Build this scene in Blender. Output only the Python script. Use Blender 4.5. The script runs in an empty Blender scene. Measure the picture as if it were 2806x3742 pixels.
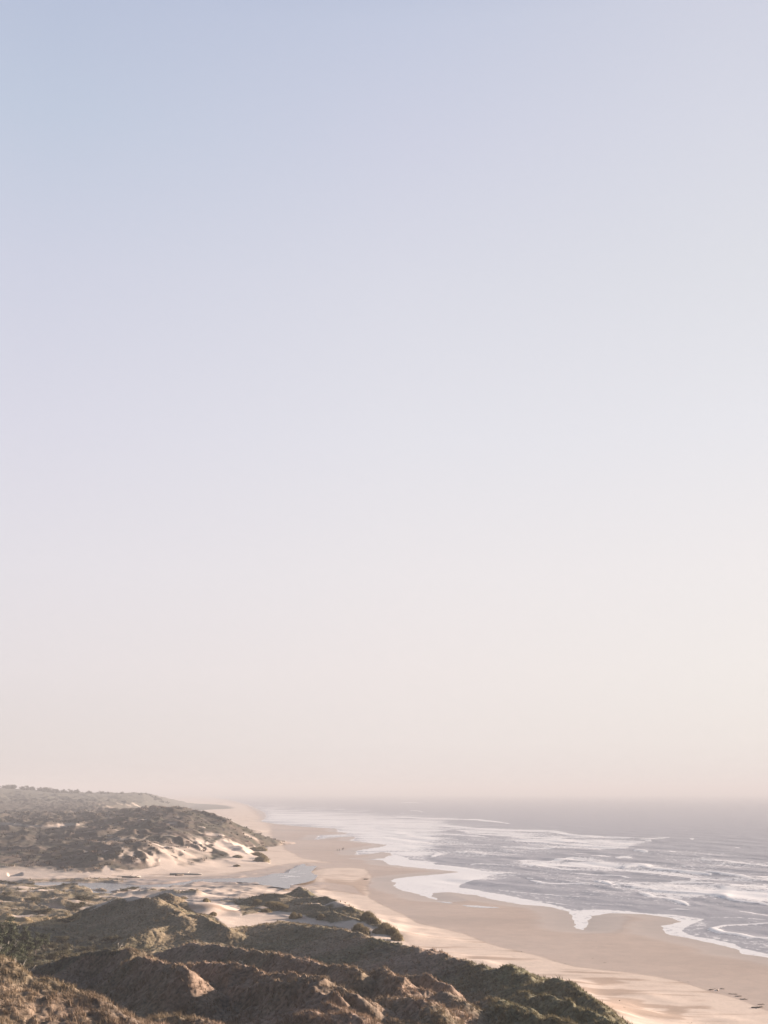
import bpy, math, random
import numpy as np
from mathutils import Vector

rng = np.random.default_rng(7)
random.seed(7)
sc = bpy.context.scene
col = sc.collection
F32 = np.float32

# ------------------------------------------------------------------ camera model
H = 40.0                       # eye height above the sea
FPX, U0, V0, VH = 4000.0, 1403.0, 1871.0, 2894.0
PITCH = math.atan((VH - V0) / FPX)
CP, SP = math.cos(PITCH), math.sin(PITCH)

def ray(u, v):
    x, y = (u - U0) / FPX, -(v - V0) / FPX
    return x, CP - SP * y, SP + CP * y

def G(u, v, z=0.0):            # where a sight line meets the level z
    dx, dy, dz = ray(u, v)
    t = (z - H) / dz
    return dx * t, dy * t

def D(u, v, d):                # the point at ground distance d on a sight line
    dx, dy, dz = ray(u, v)
    t = d / math.hypot(dx, dy)
    return dx * t, dy * t, H + dz * t

def proj(x, y, z):
    f = y * CP + (z - H) * SP
    f = np.maximum(f, 1e-3)
    up = -y * SP + (z - H) * CP
    return U0 + FPX * x / f, V0 - FPX * up / f

def ang(u, d=None):            # bearing of an image column (near the horizon)
    x, y, z = ray(u, 3250)
    return math.degrees(math.atan2(x, y))

# ------------------------------------------------------------------ noise
def _h(ix, iy, s):
    n = (ix.astype(np.int64) * 374761393 + iy.astype(np.int64) * 668265263 + s * 1442695041) & 0xFFFFFFFF
    n = ((n ^ (n >> 13)) * 1274126177) & 0xFFFFFFFF
    return (n ^ (n >> 16)) & 0xFFFF

def noise(x, y, s=0):
    x0 = np.floor(x); y0 = np.floor(y)
    fx = (x - x0).astype(F32); fy = (y - y0).astype(F32)
    ux = fx * fx * fx * (fx * (fx * 6 - 15) + 10); uy = fy * fy * fy * (fy * (fy * 6 - 15) + 10)
    def g(a, b):
        t = _h(x0 + a, y0 + b, s).astype(F32) * (2 * math.pi / 65536)
        return np.cos(t) * (fx - a) + np.sin(t) * (fy - b)
    a = g(0, 0); b = g(1, 0); c = g(0, 1); d = g(1, 1)
    return (a + (b - a) * ux + (c - a) * uy + (a - b - c + d) * ux * uy) * 1.5   # about -1..1

def fbm(x, y, sc_, o=4, s=0, g=0.5):
    t = 0; a = 1.0; n = 0
    for k in range(o):
        t = t + a * noise(x / sc_ * 2 ** k, y / sc_ * 2 ** k, s + 17 * k); n += a; a *= g
    return t / n

def ridged(x, y, sc_, o=3, s=0):
    t = 0; a = 1.0; n = 0
    for k in range(o):
        t = t + a * (1 - np.abs(noise(x / sc_ * 2 ** k, y / sc_ * 2 ** k, s + 31 * k)) * 2); n += a; a *= 0.5
    return t / n

def sst(a, b, x):
    t = np.clip((x - a) / (b - a), 0, 1)
    return t * t * (3 - 2 * t)

def segdist(px, py, pts):      # distance to a polyline, nearest segment parameter
    best = np.full(px.shape, 1e18, F32); bi = np.zeros(px.shape, F32)
    for i in range(len(pts) - 1):
        ax, ay = pts[i][:2]; bx, by = pts[i + 1][:2]
        ex, ey = bx - ax, by - ay
        L = ex * ex + ey * ey + 1e-9
        t = np.clip(((px - ax) * ex + (py - ay) * ey) / L, 0, 1)
        d = (px - ax - t * ex) ** 2 + (py - ay - t * ey) ** 2
        m = d < best
        best[m] = d[m]; bi[m] = (i + t)[m]
    return np.sqrt(best), bi

def crestdist(px, py, pts, rs):  # distance to a crest, with its height and range blended between segments
    best = np.full(px.shape, 1e18, F32); W = np.zeros(px.shape); Zs = np.zeros(px.shape); Rs = np.zeros(px.shape)
    for i in range(len(pts) - 1):
        (ax, ay, az), (bx, by, bz) = pts[i], pts[i + 1]
        ex, ey = bx - ax, by - ay
        t = np.clip(((px - ax) * ex + (py - ay) * ey) / (ex * ex + ey * ey + 1e-9), 0, 1)
        d = (px - ax - t * ex) ** 2 + (py - ay - t * ey) ** 2
        w = 1.0 / (d.astype(np.float64) + 1.5) ** 3.5
        W += w; Zs += w * (az + (bz - az) * t); Rs += w * (rs[i] + (rs[i + 1] - rs[i]) * t)
        best = np.minimum(best, d)
    return np.sqrt(best).astype(F32), (Zs / W).astype(F32), (Rs / W).astype(F32)

def inside(px, py, poly):
    c = np.zeros(px.shape, bool)
    n = len(poly); j = n - 1
    for i in range(n):
        xi, yi = poly[i][:2]; xj, yj = poly[j][:2]
        if yi != yj:
            c ^= ((yi > py) != (yj > py)) & (px < (xj - xi) * (py - yi) / (yj - yi) + xi)
        j = i
    return c

def polymask(u, v, poly, soft=6.0, edge=None, kv=2.5):
    """1 inside a traced outline, soft at the edge; kv stretches heights (ground is foreshortened)"""
    out = np.zeros(u.shape, F32)
    us = [p[0] for p in poly]; vs = [p[1] for p in poly]
    m = (u > min(us) - 60) & (u < max(us) + 60) & (v > min(vs) - 30) & (v < max(vs) + 30)
    if not m.any():
        return out
    uu = u[m]; vv = v[m] * kv
    P = [(a, b * kv) for a, b in poly]
    d, _ = segdist(uu, vv, P + [P[0]])
    d = np.where(inside(uu, vv, P), d, -d)
    if edge is not None:
        d = d + edge[m]
    out[m] = sst(-soft, soft, d)
    return out

# ------------------------------------------------------------------ the traced ground plan
SHORE_PX = [(2806,3498),(2717,3486),(2709,3473),(2653,3458),(2568,3441),(2440,3413),(2415,3394),(2423,3383),
 (2489,3369),(2462,3356),(2355,3341),(2228,3337),(2172,3347),(2155,3362),(2147,3381),(2130,3398),(2106,3392),
 (2098,3368),(2092,3347),(2075,3332),(2012,3315),(1906,3305),(1822,3292),(1737,3272),(1640,3260),(1586,3264),
 (1579,3274),(1604,3290),(1569,3283),(1539,3270),(1472,3255),(1434,3236),(1451,3228),(1421,3219),(1455,3209),
 (1527,3201),(1632,3192),(1678,3186),(1569,3175),(1484,3167),(1421,3160),(1400,3144),(1343,3140),(1400,3136),
 (1425,3127),(1434,3117),(1400,3114),(1350,3120),(1299,3124),(1303,3109),(1350,3101),(1400,3093),(1410,3087),
 (1340,3079),(1278,3071),(1300,3062),(1290,3057),(1206,3060),(1147,3069),(1164,3053),(1260,3049),(1274,3044),
 (1236,3040),(1227,3028),(1109,3021),(1016,3011),(953,3002),(974,2985),(966,2969),(911,2942),(850,2925),(790,2915)]
SHORE = [(230., -3000.), (190., 0.), (150., 180.)] + [G(u, v) for u, v in SHORE_PX] + [(-4700., 29500.), (-6000., 39000.)]
SEA_POLY = SHORE + [(60000., 60000.), (60000., -3000.)]

def shore_sd(x, y):
    d, _ = segdist(x, y, SHORE)
    return np.where(inside(x, y, SEA_POLY), -d, d)

CTRL = []
for u in (-2500, -900, 300, 1400, 2600, 4200):
    CTRL += [(u, 3, 37.6), (u, 10, 35.2), (u, 25, 30.0), (u, 55, 22.5)]
CTRL += [(-900,100,27),(-300,96,21),(0,98,20),(-900,78,23),(-300,78,21),(0,78,20.5),(350,78,18.5),(1400,78,16),(2600,78,13),(350,96,17),(700,92,13),(1400,100,15),(2100,100,12),(2800,100,9),(4200,110,4),
 (-900,130,20),(0,130,14.5),(700,130,12.5),(1400,130,12),(2100,130,9),(2800,140,2),
 (-900,160,15),(0,160,10),(700,155,9.5),(1200,155,10),(1600,160,8),(1900,165,6.5),(2200,170,3),(2500,170,0),
 (-900,200,11),(0,200,8.5),(700,200,8),(1200,195,7),(1500,190,6),(1800,200,3),(2050,205,1),(2400,210,0),(3500,200,0),
 (-900,240,7),(0,240,6),(700,240,5),(1200,240,3.5),(1500,240,2.5),(1750,240,.5),(2000,240,0),
 (-900,280,5),(0,280,3.5),(500,280,3.5),(1000,285,3.5),(1300,280,3),(1450,280,1),(1600,280,0),(2300,290,0),
 (-900,330,3),(0,330,1.8),(500,330,3),(750,325,5),(950,330,5.5),(1150,330,4.5),(1300,330,2.5),(1430,330,0),
 (-900,390,2),(0,390,.8),(450,390,1.2),(800,390,3.5),(1000,390,4),(1150,390,3),(1280,390,.5),(1500,390,0),
 (-900,460,1),(0,460,.4),(400,460,.4),(800,450,.5),(1000,460,0),(1200,460,0),(1600,450,0),
 (-900,530,0.4),(0,530,.2),(400,530,0),(800,530,0),(1200,530,0),
 (-900,600,4),(0,590,3.0),(250,560,3.0),(400,562,4.5),(550,570,3.5),(700,585,1.5),(250,595,5.5),(400,600,9),(550,600,8.5),(700,612,4),(850,610,.3),(1000,600,0),
 (-900,700,8),(0,700,7),(250,700,9),(450,700,12),(600,690,12),(720,690,9),(830,690,4.5),(920,685,2),(1000,690,0),(1150,690,0),
 (-900,820,11),(0,820,9.5),(300,820,13),(500,820,17),(650,820,19),(760,820,16.5),(860,820,12),(930,800,4),(1020,820,0),
 (-900,980,14),(0,980,13),(300,980,17),(500,980,22),(650,980,26.5),(740,980,22),(820,980,10),(900,1000,2.5),(1000,1000,0),
 (-900,1250,18),(0,1250,16),(300,1250,18),(500,1250,21),(640,1250,21),(750,1250,9),(830,1250,2),(950,1300,0),
 (-900,1700,28),(0,1700,22),(300,1700,22),(500,1700,21),(640,1700,14),(720,1700,4),(820,1700,.5),
 (-900,2500,58),(0,2500,46),(300,2500,36),(500,2500,36),(600,2500,30),(680,2500,18),(740,2500,4),(850,2600,0),
 (-900,4000,60),(0,4000,20),(500,4000,12),(660,4000,5),(740,4000,0),(900,4000,0),
 (-900,9000,60),(0,9000,10),(500,9000,3),(700,9000,0),(-900,25000,60),(0,25000,10),(600,25000,0),(1500,9000,0),(1500,2500,0),(1200,820,0),(1400,820,0),(1150,980,0),(1350,980,0),(1300,700,0),(1500,620,0),(1100,1250,0),(1350,1300,0),(1000,1700,0),(1150,600,0),(1350,560,0),(2500,1000,0),(2500,9000,0),(2500,450,0)]
KA, KL = 3.2, 0.13
_ca = np.array([ang(c[0]) for c in CTRL]) / KA
_cl = np.array([math.log(c[1]) for c in CTRL]) / KL
_cz = np.array([c[2] - 2.5 * min(1, c[2] / 5) for c in CTRL], float)
def _phi(d2): return np.sqrt(d2 + 0.35)
_A = _phi((_ca[:, None] - _ca) ** 2 + (_cl[:, None] - _cl) ** 2)
_w = np.linalg.solve(_A, _cz)

def uplift(a, l):
    a = (np.clip(a, -32, 45) / KA).astype(F32); l = (l / KL).astype(F32)
    t = np.zeros(a.shape, F32)
    for i in range(len(CTRL)):
        t += F32(_w[i]) * np.sqrt((a - F32(_ca[i])) ** 2 + (l - F32(_cl[i])) ** 2 + F32(0.35))
    return np.maximum(t, 0)

# crest lines: (width toward the eye, width away, exponent, [(u, v, distance)...])
RIDGES = [
 (22, 12, 1.15, [(-250,3395,126),(0,3484,120),(25,3503,119),(68,3537,118),(169,3562,117),(232,3587,116),(304,3608,115),(367,3659,112),(447,3693,110),(548,3731,108),(620,3765,105)]),
 (5, 8, 1.3, [(560,3735,126),(591,3714,127),(633,3703,126),(700,3718,123),(755,3733,120),(800,3750,117)]),
 (5.5, 9, 1.1, [(180,3512,205),(270,3488,202),(337,3473,200),(422,3461,197),(506,3461,190),(527,3490,180),(565,3509,172),(645,3511,166),(690,3530,158)]),
 (5, 9, 1.1, [(505,3556,184),(544,3530,188),(624,3528,184),(700,3520,180),(784,3513,174),(894,3516,166),(970,3528,158),(1012,3526,154),(1080,3530,149),(1122,3545,145),(1190,3572,141),(1240,3605,137)]),
 (5.5, 9, 1.1, [(560,3482,232),(658,3456,230),(700,3446,227),(784,3448,220),(848,3457,214),(886,3469,209),(936,3467,205),(1012,3478,197),(1080,3495,190),(1122,3503,186),(1177,3524,180),(1249,3526,174),(1320,3545,167)]),
 (6, 8, 1.2, [(1320,3560,172),(1400,3535,170),(1463,3570,163),(1527,3583,159),(1590,3596,155),(1660,3635,150),(1712,3668,144),(1640,3700,138)]),
 (6, 8, 1.2, [(850,3640,162),(900,3622,160),(970,3610,155),(1080,3613,147),(1130,3628,142),(1164,3642,138),(1210,3668,134),(1249,3693,130),(1300,3715,126)]),
 (5, 8, 1.2, [(1290,3690,152),(1333,3668,154),(1400,3642,152),(1484,3634,146),(1569,3651,140),(1590,3672,136),(1603,3705,131)]),
 (5, 7, 1.3, [(980,3728,138),(1025,3714,136),(1122,3705,132),(1206,3718,128),(1290,3738,124)]),
 (5, 7, 1.3, [(1330,3735,138),(1400,3718,136),(1484,3735,131),(1560,3760,127)]),
 (4, 5, 1.3, [(1130,3580,146),(1200,3590,145),(1260,3612,141),(1330,3640,137)]),
 (4, 5, 1.3, [(1500,3560,175),(1560,3566,172),(1640,3590,167)]),
 (8, 7, 1.2, [(1640,3720,158),(1700,3680,157),(1788,3642,154),(1843,3651,148),(1881,3676,143),(1927,3684,140),(1991,3718,135),(2033,3718,132),(2100,3739,127),(2180,3770,122)]),
 (7, 7, 1.2, [(1830,3665,172),(1856,3646,172),(1906,3625,169),(1991,3627,162),(2033,3638,158),(2100,3667,152),(2164,3692,147),(2228,3718,142),(2283,3742,138),(2340,3775,134)]),
 (8, 7, 1.3, [(1900,3602,196),(1970,3581,194),(2033,3577,189),(2075,3585,185),(2100,3600,182),(2142,3624,177),(2185,3662,171),(2215,3683,167),(2232,3709,163)]),
 (12, 12, 1.15, [(640,3412,312),(700,3402,312),(780,3398,311),(845,3392,310),(900,3388,308),(960,3378,305),(1030,3367,300),(1100,3375,292),(1160,3380,282),(1230,3388,270),(1300,3401,259),(1350,3422,250),(1400,3428,244),(1470,3448,237),(1520,3456,232),(1560,3460,230),(1600,3478,226),(1650,3490,222),(1700,3502,218),(1740,3518,214),(1780,3536,210),(1820,3533,209),(1860,3520,209),(1890,3530,206),(1912,3550,203),(1935,3583,198),(1960,3612,193)]),
 (12, 10, 1.2, [(250,3352,345),(300,3322,345),(360,3298,344),(420,3281,342),(500,3271,336),(560,3284,325),(610,3306,314),(640,3322,308),(672,3345,300)]),
 (4, 5, 1.2, [(560,3272,350),(590,3283,345),(632,3296,335),(655,3322,324),(668,3345,318)]),
 (6, 6, 1.2, [(650,3362,306),(690,3336,308),(742,3347,302),(784,3364,296),(827,3389,290)]),
 (6, 6, 1.2, [(480,3420,285),(560,3395,290),(620,3372,298),(680,3350,305)]),
 (9, 8, 1.2, [(880,3290,385),(900,3281,385),(935,3266,386),(985,3262,384),(1030,3268,380),(1090,3276,374),(1150,3276,366),(1195,3273,360),(1240,3290,350),(1275,3310,341),(1310,3332,333),(1335,3350,327),(1375,3372,318)]),
 (6, 6, 1.1, [(1048,3266,410),(1095,3243,412),(1122,3252,405),(1150,3272,396)]),
 (6, 6, 1.3, [(1110,3300,352),(1160,3298,350),(1220,3318,342),(1290,3345,330),(1320,3368,322)]),
 (5, 5, 1.5, [(1160,3330,334),(1230,3334,330),(1290,3352,325),(1320,3374,318)]),
 (5, 5, 1.6, [(575,3270,368),(610,3262,368),(640,3275,362)]),
 (9, 9, 2.0, [(690,3292,352),(720,3289,352),(745,3296,350)]),
 (6, 6, 1.5, [(480,3256,440),(540,3250,440),(600,3250,440),(700,3254,428)]),
 (6, 6, 1.5, [(600,3244,470),(660,3240,470),(700,3246,462)]),
 (28, 18, 1.3, [(520,2962,1000),(600,2951,980),(660,2947,960),(700,2948,940),(750,2965,900),(800,2984,860),(850,3005,820),(880,3025,790),(900,3045,765),(930,3065,740),(950,3077,720),(966,3102,698),(972,3130,680)]),
 (22, 24, 1.2, [(60,3150,720),(180,3132,700),(240,3122,680),(300,3119,660),(350,3125,635),(380,3150,600),(395,3178,570),(410,3205,548)]),
 (14, 20, 1.2, [(290,3118,720),(360,3116,700),(440,3118,670),(465,3150,620),(500,3172,590),(540,3185,570)]),
 (16, 20, 1.2, [(400,3108,740),(440,3108,730),(520,3106,700),(575,3114,665),(600,3130,630),(640,3155,600),(690,3178,572)]),
 (14, 18, 1.2, [(560,3085,790),(620,3076,780),(680,3070,760),(720,3072,735),(760,3092,700),(800,3112,672),(830,3135,645)]),
 (10, 14, 1.2, [(640,3105,710),(700,3105,695),(760,3112,672),(800,3130,648),(850,3145,628)]),
 (12, 16, 1.2, [(480,3060,880),(560,3050,870),(640,3046,840),(700,3056,800),(740,3070,770)]),
 (12, 16, 1.2, [(560,3020,960),(640,3010,940),(720,3022,890),(790,3045,820),(840,3062,780)]),
 (12, 16, 1.2, [(330,3070,860),(400,3062,850),(470,3078,800),(520,3092,760)]),
 (160, 400, 1.3, [(-400,2870,2500),(-60,2894,2500),(60,2898,2500),(150,2898,2500),(230,2904,2480),(300,2912,2450),(370,2908,2450),(470,2908,2450),(540,2913,2450),(600,2916,2450),(660,2924,2450),(720,2932,2500)]),
 (60, 90, 1.3, [(-300,2928,1700),(-40,2934,1650),(20,2938,1600),(55,2955,1500),(90,2980,1400)]),
]
CREEK = [
 [(120,3224),(180,3222),(260,3224),(330,3226),(400,3226),(440,3232),(500,3236),(560,3232),(640,3226),(700,3218),(760,3214),(860,3212),(950,3208),(1000,3196),(1060,3190),(1070,3178),(1108,3160),(1112,3168),(1150,3166),(1128,3188),(1150,3200),(1142,3214),(1105,3224),(1060,3232),(1050,3245),(1000,3238),(960,3230),(900,3222),(800,3220),(730,3224),(640,3236),(560,3246),(480,3250),(440,3256),(400,3258),(370,3250),(300,3244),(200,3238),(60,3234),(-200,3226),(-200,3218)],
 [(85,3304),(120,3306),(200,3314),(236,3318),(244,3332),(222,3337),(190,3330),(130,3318)],
 [(-60,3276),(8,3276),(10,3286),(-60,3290)],
 [(30,3202),(75,3200),(78,3208),(35,3210)],
 [(310,3252),(420,3262),(415,3272),(340,3268)],
]
CREEK_Z = 1.9
POOLS = [[(1688,3309),(1740,3310),(1818,3316),(1822,3319),(1760,3319),(1712,3316)],
         [(1600,3291),(1640,3294),(1655,3301),(1625,3299)]]

def terrain(a, r, want=False):
    """height and cover of the land; a = bearing in degrees, r = distance"""
    x = (r * np.sin(np.radians(a))).astype(F32); y = (r * np.cos(np.radians(a))).astype(F32)
    l = np.log(r).astype(F32)
    # meander the plan a little so that nothing runs straight
    wx = x + 1.2 * fbm(x, y, 9, 2, 5) * np.clip(r / 200, .3, 6); wy = y + 1.2 * fbm(x, y, 9, 2, 9) * np.clip(r / 200, .3, 6)
    sd = shore_sd(x, y) + 1.3 * fbm(x, y, 9, 4, 77) * np.clip(r / 300, .4, 6)
    beach = np.where(sd > 0, 2.5 * (1 - np.exp(-sd * 0.014)), np.maximum(sd * 0.02, -3))
    up = uplift(a, l) * np.where(r > 400, sst(0, 1, sd / np.clip(r * .09, 30, 400)), 1)
    z = beach + up
    z = z + fbm(x, y, 40, 3, 3) * np.clip(up * 0.25, 0, 1.6) * sst(1.0, 4, up)
    cap = H - 1.75 - r * .182
    cap = cap + np.maximum(r - 66, 0) * .3
    z = np.where(r < 110, np.minimum(z, cap), z)
    base0 = z.copy()
    far = sst(450, 620, r)
    # dune and hummock relief of the distant dunes
    z = z + far * sst(1.5, 7, up) * (1 - sst(1900, 2600, r)) * ((ridged(x * .8 + .55 * y, (y - x) * 0.45, 40, 3, 21) - .35) * 6.0 + fbm(x, y, 14, 3, 23) * 1.2)
    z = z + far * sst(1.5, 7, up) * sst(1300, 2300, r) * (fbm(x, y, 90, 4, 29) * 5 + fbm(x, y, 26, 3, 30) * 3.5)
    # low hummocks of the marshy flat at the left
    mid = (1 - far) * sst(300, 360, r) * sst(-1.5, -4.5, a + 0.0) * (1 - sst(2.5, 4, up))
    z = z + mid * np.maximum(ridged(x * .6, y, 16, 3, 41) - .25, -.3) * 1.7
    near = 1 - sst(235, 300, r)
    z = z + near * sst(2.5, 6, up) * ((.45 - ridged(x * .7 + y * .5, (y - x) * .45, 15, 2, 11)) * 1.3 * (1 - .9 * sst(-4, -9, a) * sst(135, 122, r)) + fbm(x, y, 6, 2, 13) * .8)
    for (wf, wb, ex, pts) in RIDGES:
        P = [D(*p) for p in pts]
        rs = [p[2] for p in pts]; R0, R1 = min(rs) - 6 * wf, max(rs) + 6 * wb
        aa = [math.degrees(math.atan2(p[0], p[1])) for p in P]
        ma = 6 * math.degrees(max(wf, wb) / min(rs))
        m = (r > R0) & (r < R1) & (a > min(aa) - ma) & (a < max(aa) + ma)
        if not m.any():
            continue
        d, cz, cr = crestdist(wx[m], wy[m], P, rs)
        fr = sst(-2, 2, (r[m] - cr))          # 0 on the eye's side of the crest
        w = wf + (wb - wf) * fr
        xm, ym = x[m], y[m]
        w = w * (1 + .35 * fbm(xm, ym, wf * 1.6, 2, 55))
        prof = np.exp(-np.power(np.maximum(d - .03 * w, 0) / w, ex))
        b = z[m]
        crest = cz - .15 - .02 * wf
        top = np.maximum(crest, base0[m])
        h = base0[m] + (top - base0[m]) * prof
        k = 0.15 + .01 * wf
        e = np.clip(.5 + .5 * (h - b) / (k * 2), 0, 1)
        nz = b * (1 - e) + h * e + k * 2 * e * (1 - e) * .5
        nz = b + (nz - b) * sst(0.0, .08, prof)
        # never stand above the traced crest right beside it
        z[m] = np.minimum(nz, top + .8 + 5 * (1 - prof) + 30 * sst(.5, .2, prof))
    z = np.where(sd < 0, np.minimum(z, np.maximum(beach, -3)), z)
    z = np.where((sd >= 0) & (r > 500), np.minimum(z, beach + np.maximum(sd - 68, 0) * .5), z)
    z = np.where((sd >= 0) & (r > 1250), np.minimum(z, beach + .40 * np.maximum(sd - 170, 0)), z)
    # creek and pools cut in
    u, v = proj(x, y, np.full_like(x, CREEK_Z))
    en = 5 * fbm(x, y, 12, 3, 61)
    ck = np.zeros_like(x)
    for c in CREEK:
        ck = np.maximum(ck, polymask(u, v, c, 7, en))
    ck *= (r > 250) & (r < 900)
    z = z * (1 - ck) + np.minimum(z, CREEK_Z - .5) * ck
    # banks just round the water stay low
    pk = np.zeros_like(x)
    u0, v0 = proj(x, y, np.full_like(x, 0.6))
    for c in POOLS:
        pk = np.maximum(pk, polymask(u0, v0, c, 4, None))
    if not want:
        return x, y, z
    return x, y, z, sd, up, ck, pk

# ------------------------------------------------------------------ grids
def bearings(fine, coarse):
    f = np.linspace(-21, 21, fine)
    lft = np.linspace(-180, -21, coarse, endpoint=False)
    rgt = np.linspace(21, 180, coarse + 1)[1:]
    return np.concatenate([lft, f, rgt])

def mesh_from(name, co, quads, colors=None, extra=None, smooth=True):
    me = bpy.data.meshes.new(name)
    n = len(co); m = len(quads); k = quads.shape[1]
    me.vertices.add(n); me.vertices.foreach_set('co', co.astype(F32).ravel())
    me.loops.add(m * k); me.loops.foreach_set('vertex_index', quads.astype(np.int32).ravel())
    me.polygons.add(m); me.polygons.foreach_set('loop_start', np.arange(0, m * k, k, dtype=np.int32))
    me.update(calc_edges=True)
    if smooth:
        me.polygons.foreach_set('use_smooth', np.ones(m, bool))
    if colors is not None:
        at = me.color_attributes.new('Col', 'FLOAT_COLOR', 'POINT')
        at.data.foreach_set('color', np.concatenate([colors, np.ones((n, 1))], 1).astype(F32).ravel())
    for nm, arr in (extra or {}).items():
        at = me.attributes.new(nm, 'FLOAT', 'POINT'); at.data.foreach_set('value', arr.astype(F32).ravel())
    return me

def sub_mesh(name, co, quads, keep, colors, extra, mat, kind, parent=None):
    q = quads[keep]
    used = np.zeros(len(co), bool); used[q.ravel()] = True
    idx = np.cumsum(used) - 1
    me = mesh_from(name, co[used], idx[q], colors[used], {k: a[used] for k, a in extra.items()})
    me.materials.append(mat)
    o = bpy.data.objects.new(name, me); col.objects.link(o)
    if kind: o['kind'] = kind
    return o

def grid_quads(nr, nc):
    i = np.arange(nr - 1)[:, None] * nc + np.arange(nc - 1)[None, :]
    return np.stack([i, i + 1, i + nc + 1, i + nc], -1).reshape(-1, 4)

# ------------------------------------------------------------------ materials
def mat(name):
    m = bpy.data.materials.new(name); m.use_nodes = True
    nt = m.node_tree; b = nt.nodes['Principled BSDF']
    return m, nt, b

def L(nt, a, b): nt.links.new(a, b)

def ground_material():
    m, nt, b = mat('dune_ground')
    N = nt.nodes
    vc = N.new('ShaderNodeVertexColor'); vc.layer_name = 'Col'
    at = N.new('ShaderNodeAttribute'); at.attribute_name = 'wet'
    av = N.new('ShaderNodeAttribute'); av.attribute_name = 'veg'
    tc = N.new('ShaderNodeTexCoord')
    n1 = N.new('ShaderNodeTexNoise'); n1.inputs['Scale'].default_value = 1.7; n1.inputs['Detail'].default_value = 6
    n2 = N.new('ShaderNodeTexNoise'); n2.inputs['Scale'].default_value = .22; n2.inputs['Detail'].default_value = 9; n2.inputs['Roughness'].default_value = .68
    L(nt, tc.outputs['Object'], n1.inputs['Vector']); L(nt, tc.outputs['Object'], n2.inputs['Vector'])
    r1 = N.new('ShaderNodeMapRange'); r1.inputs['From Min'].default_value = .3; r1.inputs['From Max'].default_value = .7
    r1.inputs['To Min'].default_value = -1; r1.inputs['To Max'].default_value = 1
    L(nt, n1.outputs['Fac'], r1.inputs['Value'])
    amp = N.new('ShaderNodeMath'); amp.operation = 'MULTIPLY_ADD'; amp.inputs[1].default_value = .38; amp.inputs[2].default_value = .06
    L(nt, av.outputs['Fac'], amp.inputs[0])
    mu = N.new('ShaderNodeMath'); mu.operation = 'MULTIPLY_ADD'; mu.inputs[2].default_value = 1
    L(nt, r1.outputs['Result'], mu.inputs[0]); L(nt, amp.outputs[0], mu.inputs[1])
    mx = N.new('ShaderNodeVectorMath'); mx.operation = 'SCALE'
    L(nt, vc.outputs['Color'], mx.inputs[0]); L(nt, mu.outputs[0], mx.inputs['Scale'])
    r2 = N.new('ShaderNodeMapRange'); r2.inputs['From Min'].default_value = .3; r2.inputs['From Max'].default_value = .7
    r2.inputs['To Min'].default_value = .90; r2.inputs['To Max'].default_value = 1.09
    L(nt, n2.outputs['Fac'], r2.inputs['Value'])
    mx2 = N.new('ShaderNodeVectorMath'); mx2.operation = 'SCALE'
    L(nt, mx.outputs[0], mx2.inputs[0]); L(nt, r2.outputs['Result'], mx2.inputs['Scale'])
    L(nt, mx2.outputs[0], b.inputs['Base Color'])
    ro = N.new('ShaderNodeMapRange'); ro.inputs['To Min'].default_value = .95; ro.inputs['To Max'].default_value = .3
    L(nt, at.outputs['Fac'], ro.inputs['Value']); L(nt, ro.outputs['Result'], b.inputs['Roughness'])
    b.inputs['Specular IOR Level'].default_value = .4
    bp = N.new('ShaderNodeBump'); bp.inputs['Distance'].default_value = .15
    bs = N.new('ShaderNodeMath'); bs.operation = 'MULTIPLY_ADD'; bs.inputs[1].default_value = .7; bs.inputs[2].default_value = .1
    L(nt, av.outputs['Fac'], bs.inputs[0]); L(nt, bs.outputs[0], bp.inputs['Strength'])
    L(nt, n1.outputs['Fac'], bp.inputs['Height']); L(nt, bp.outputs['Normal'], b.inputs['Normal'])
    return m

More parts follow.
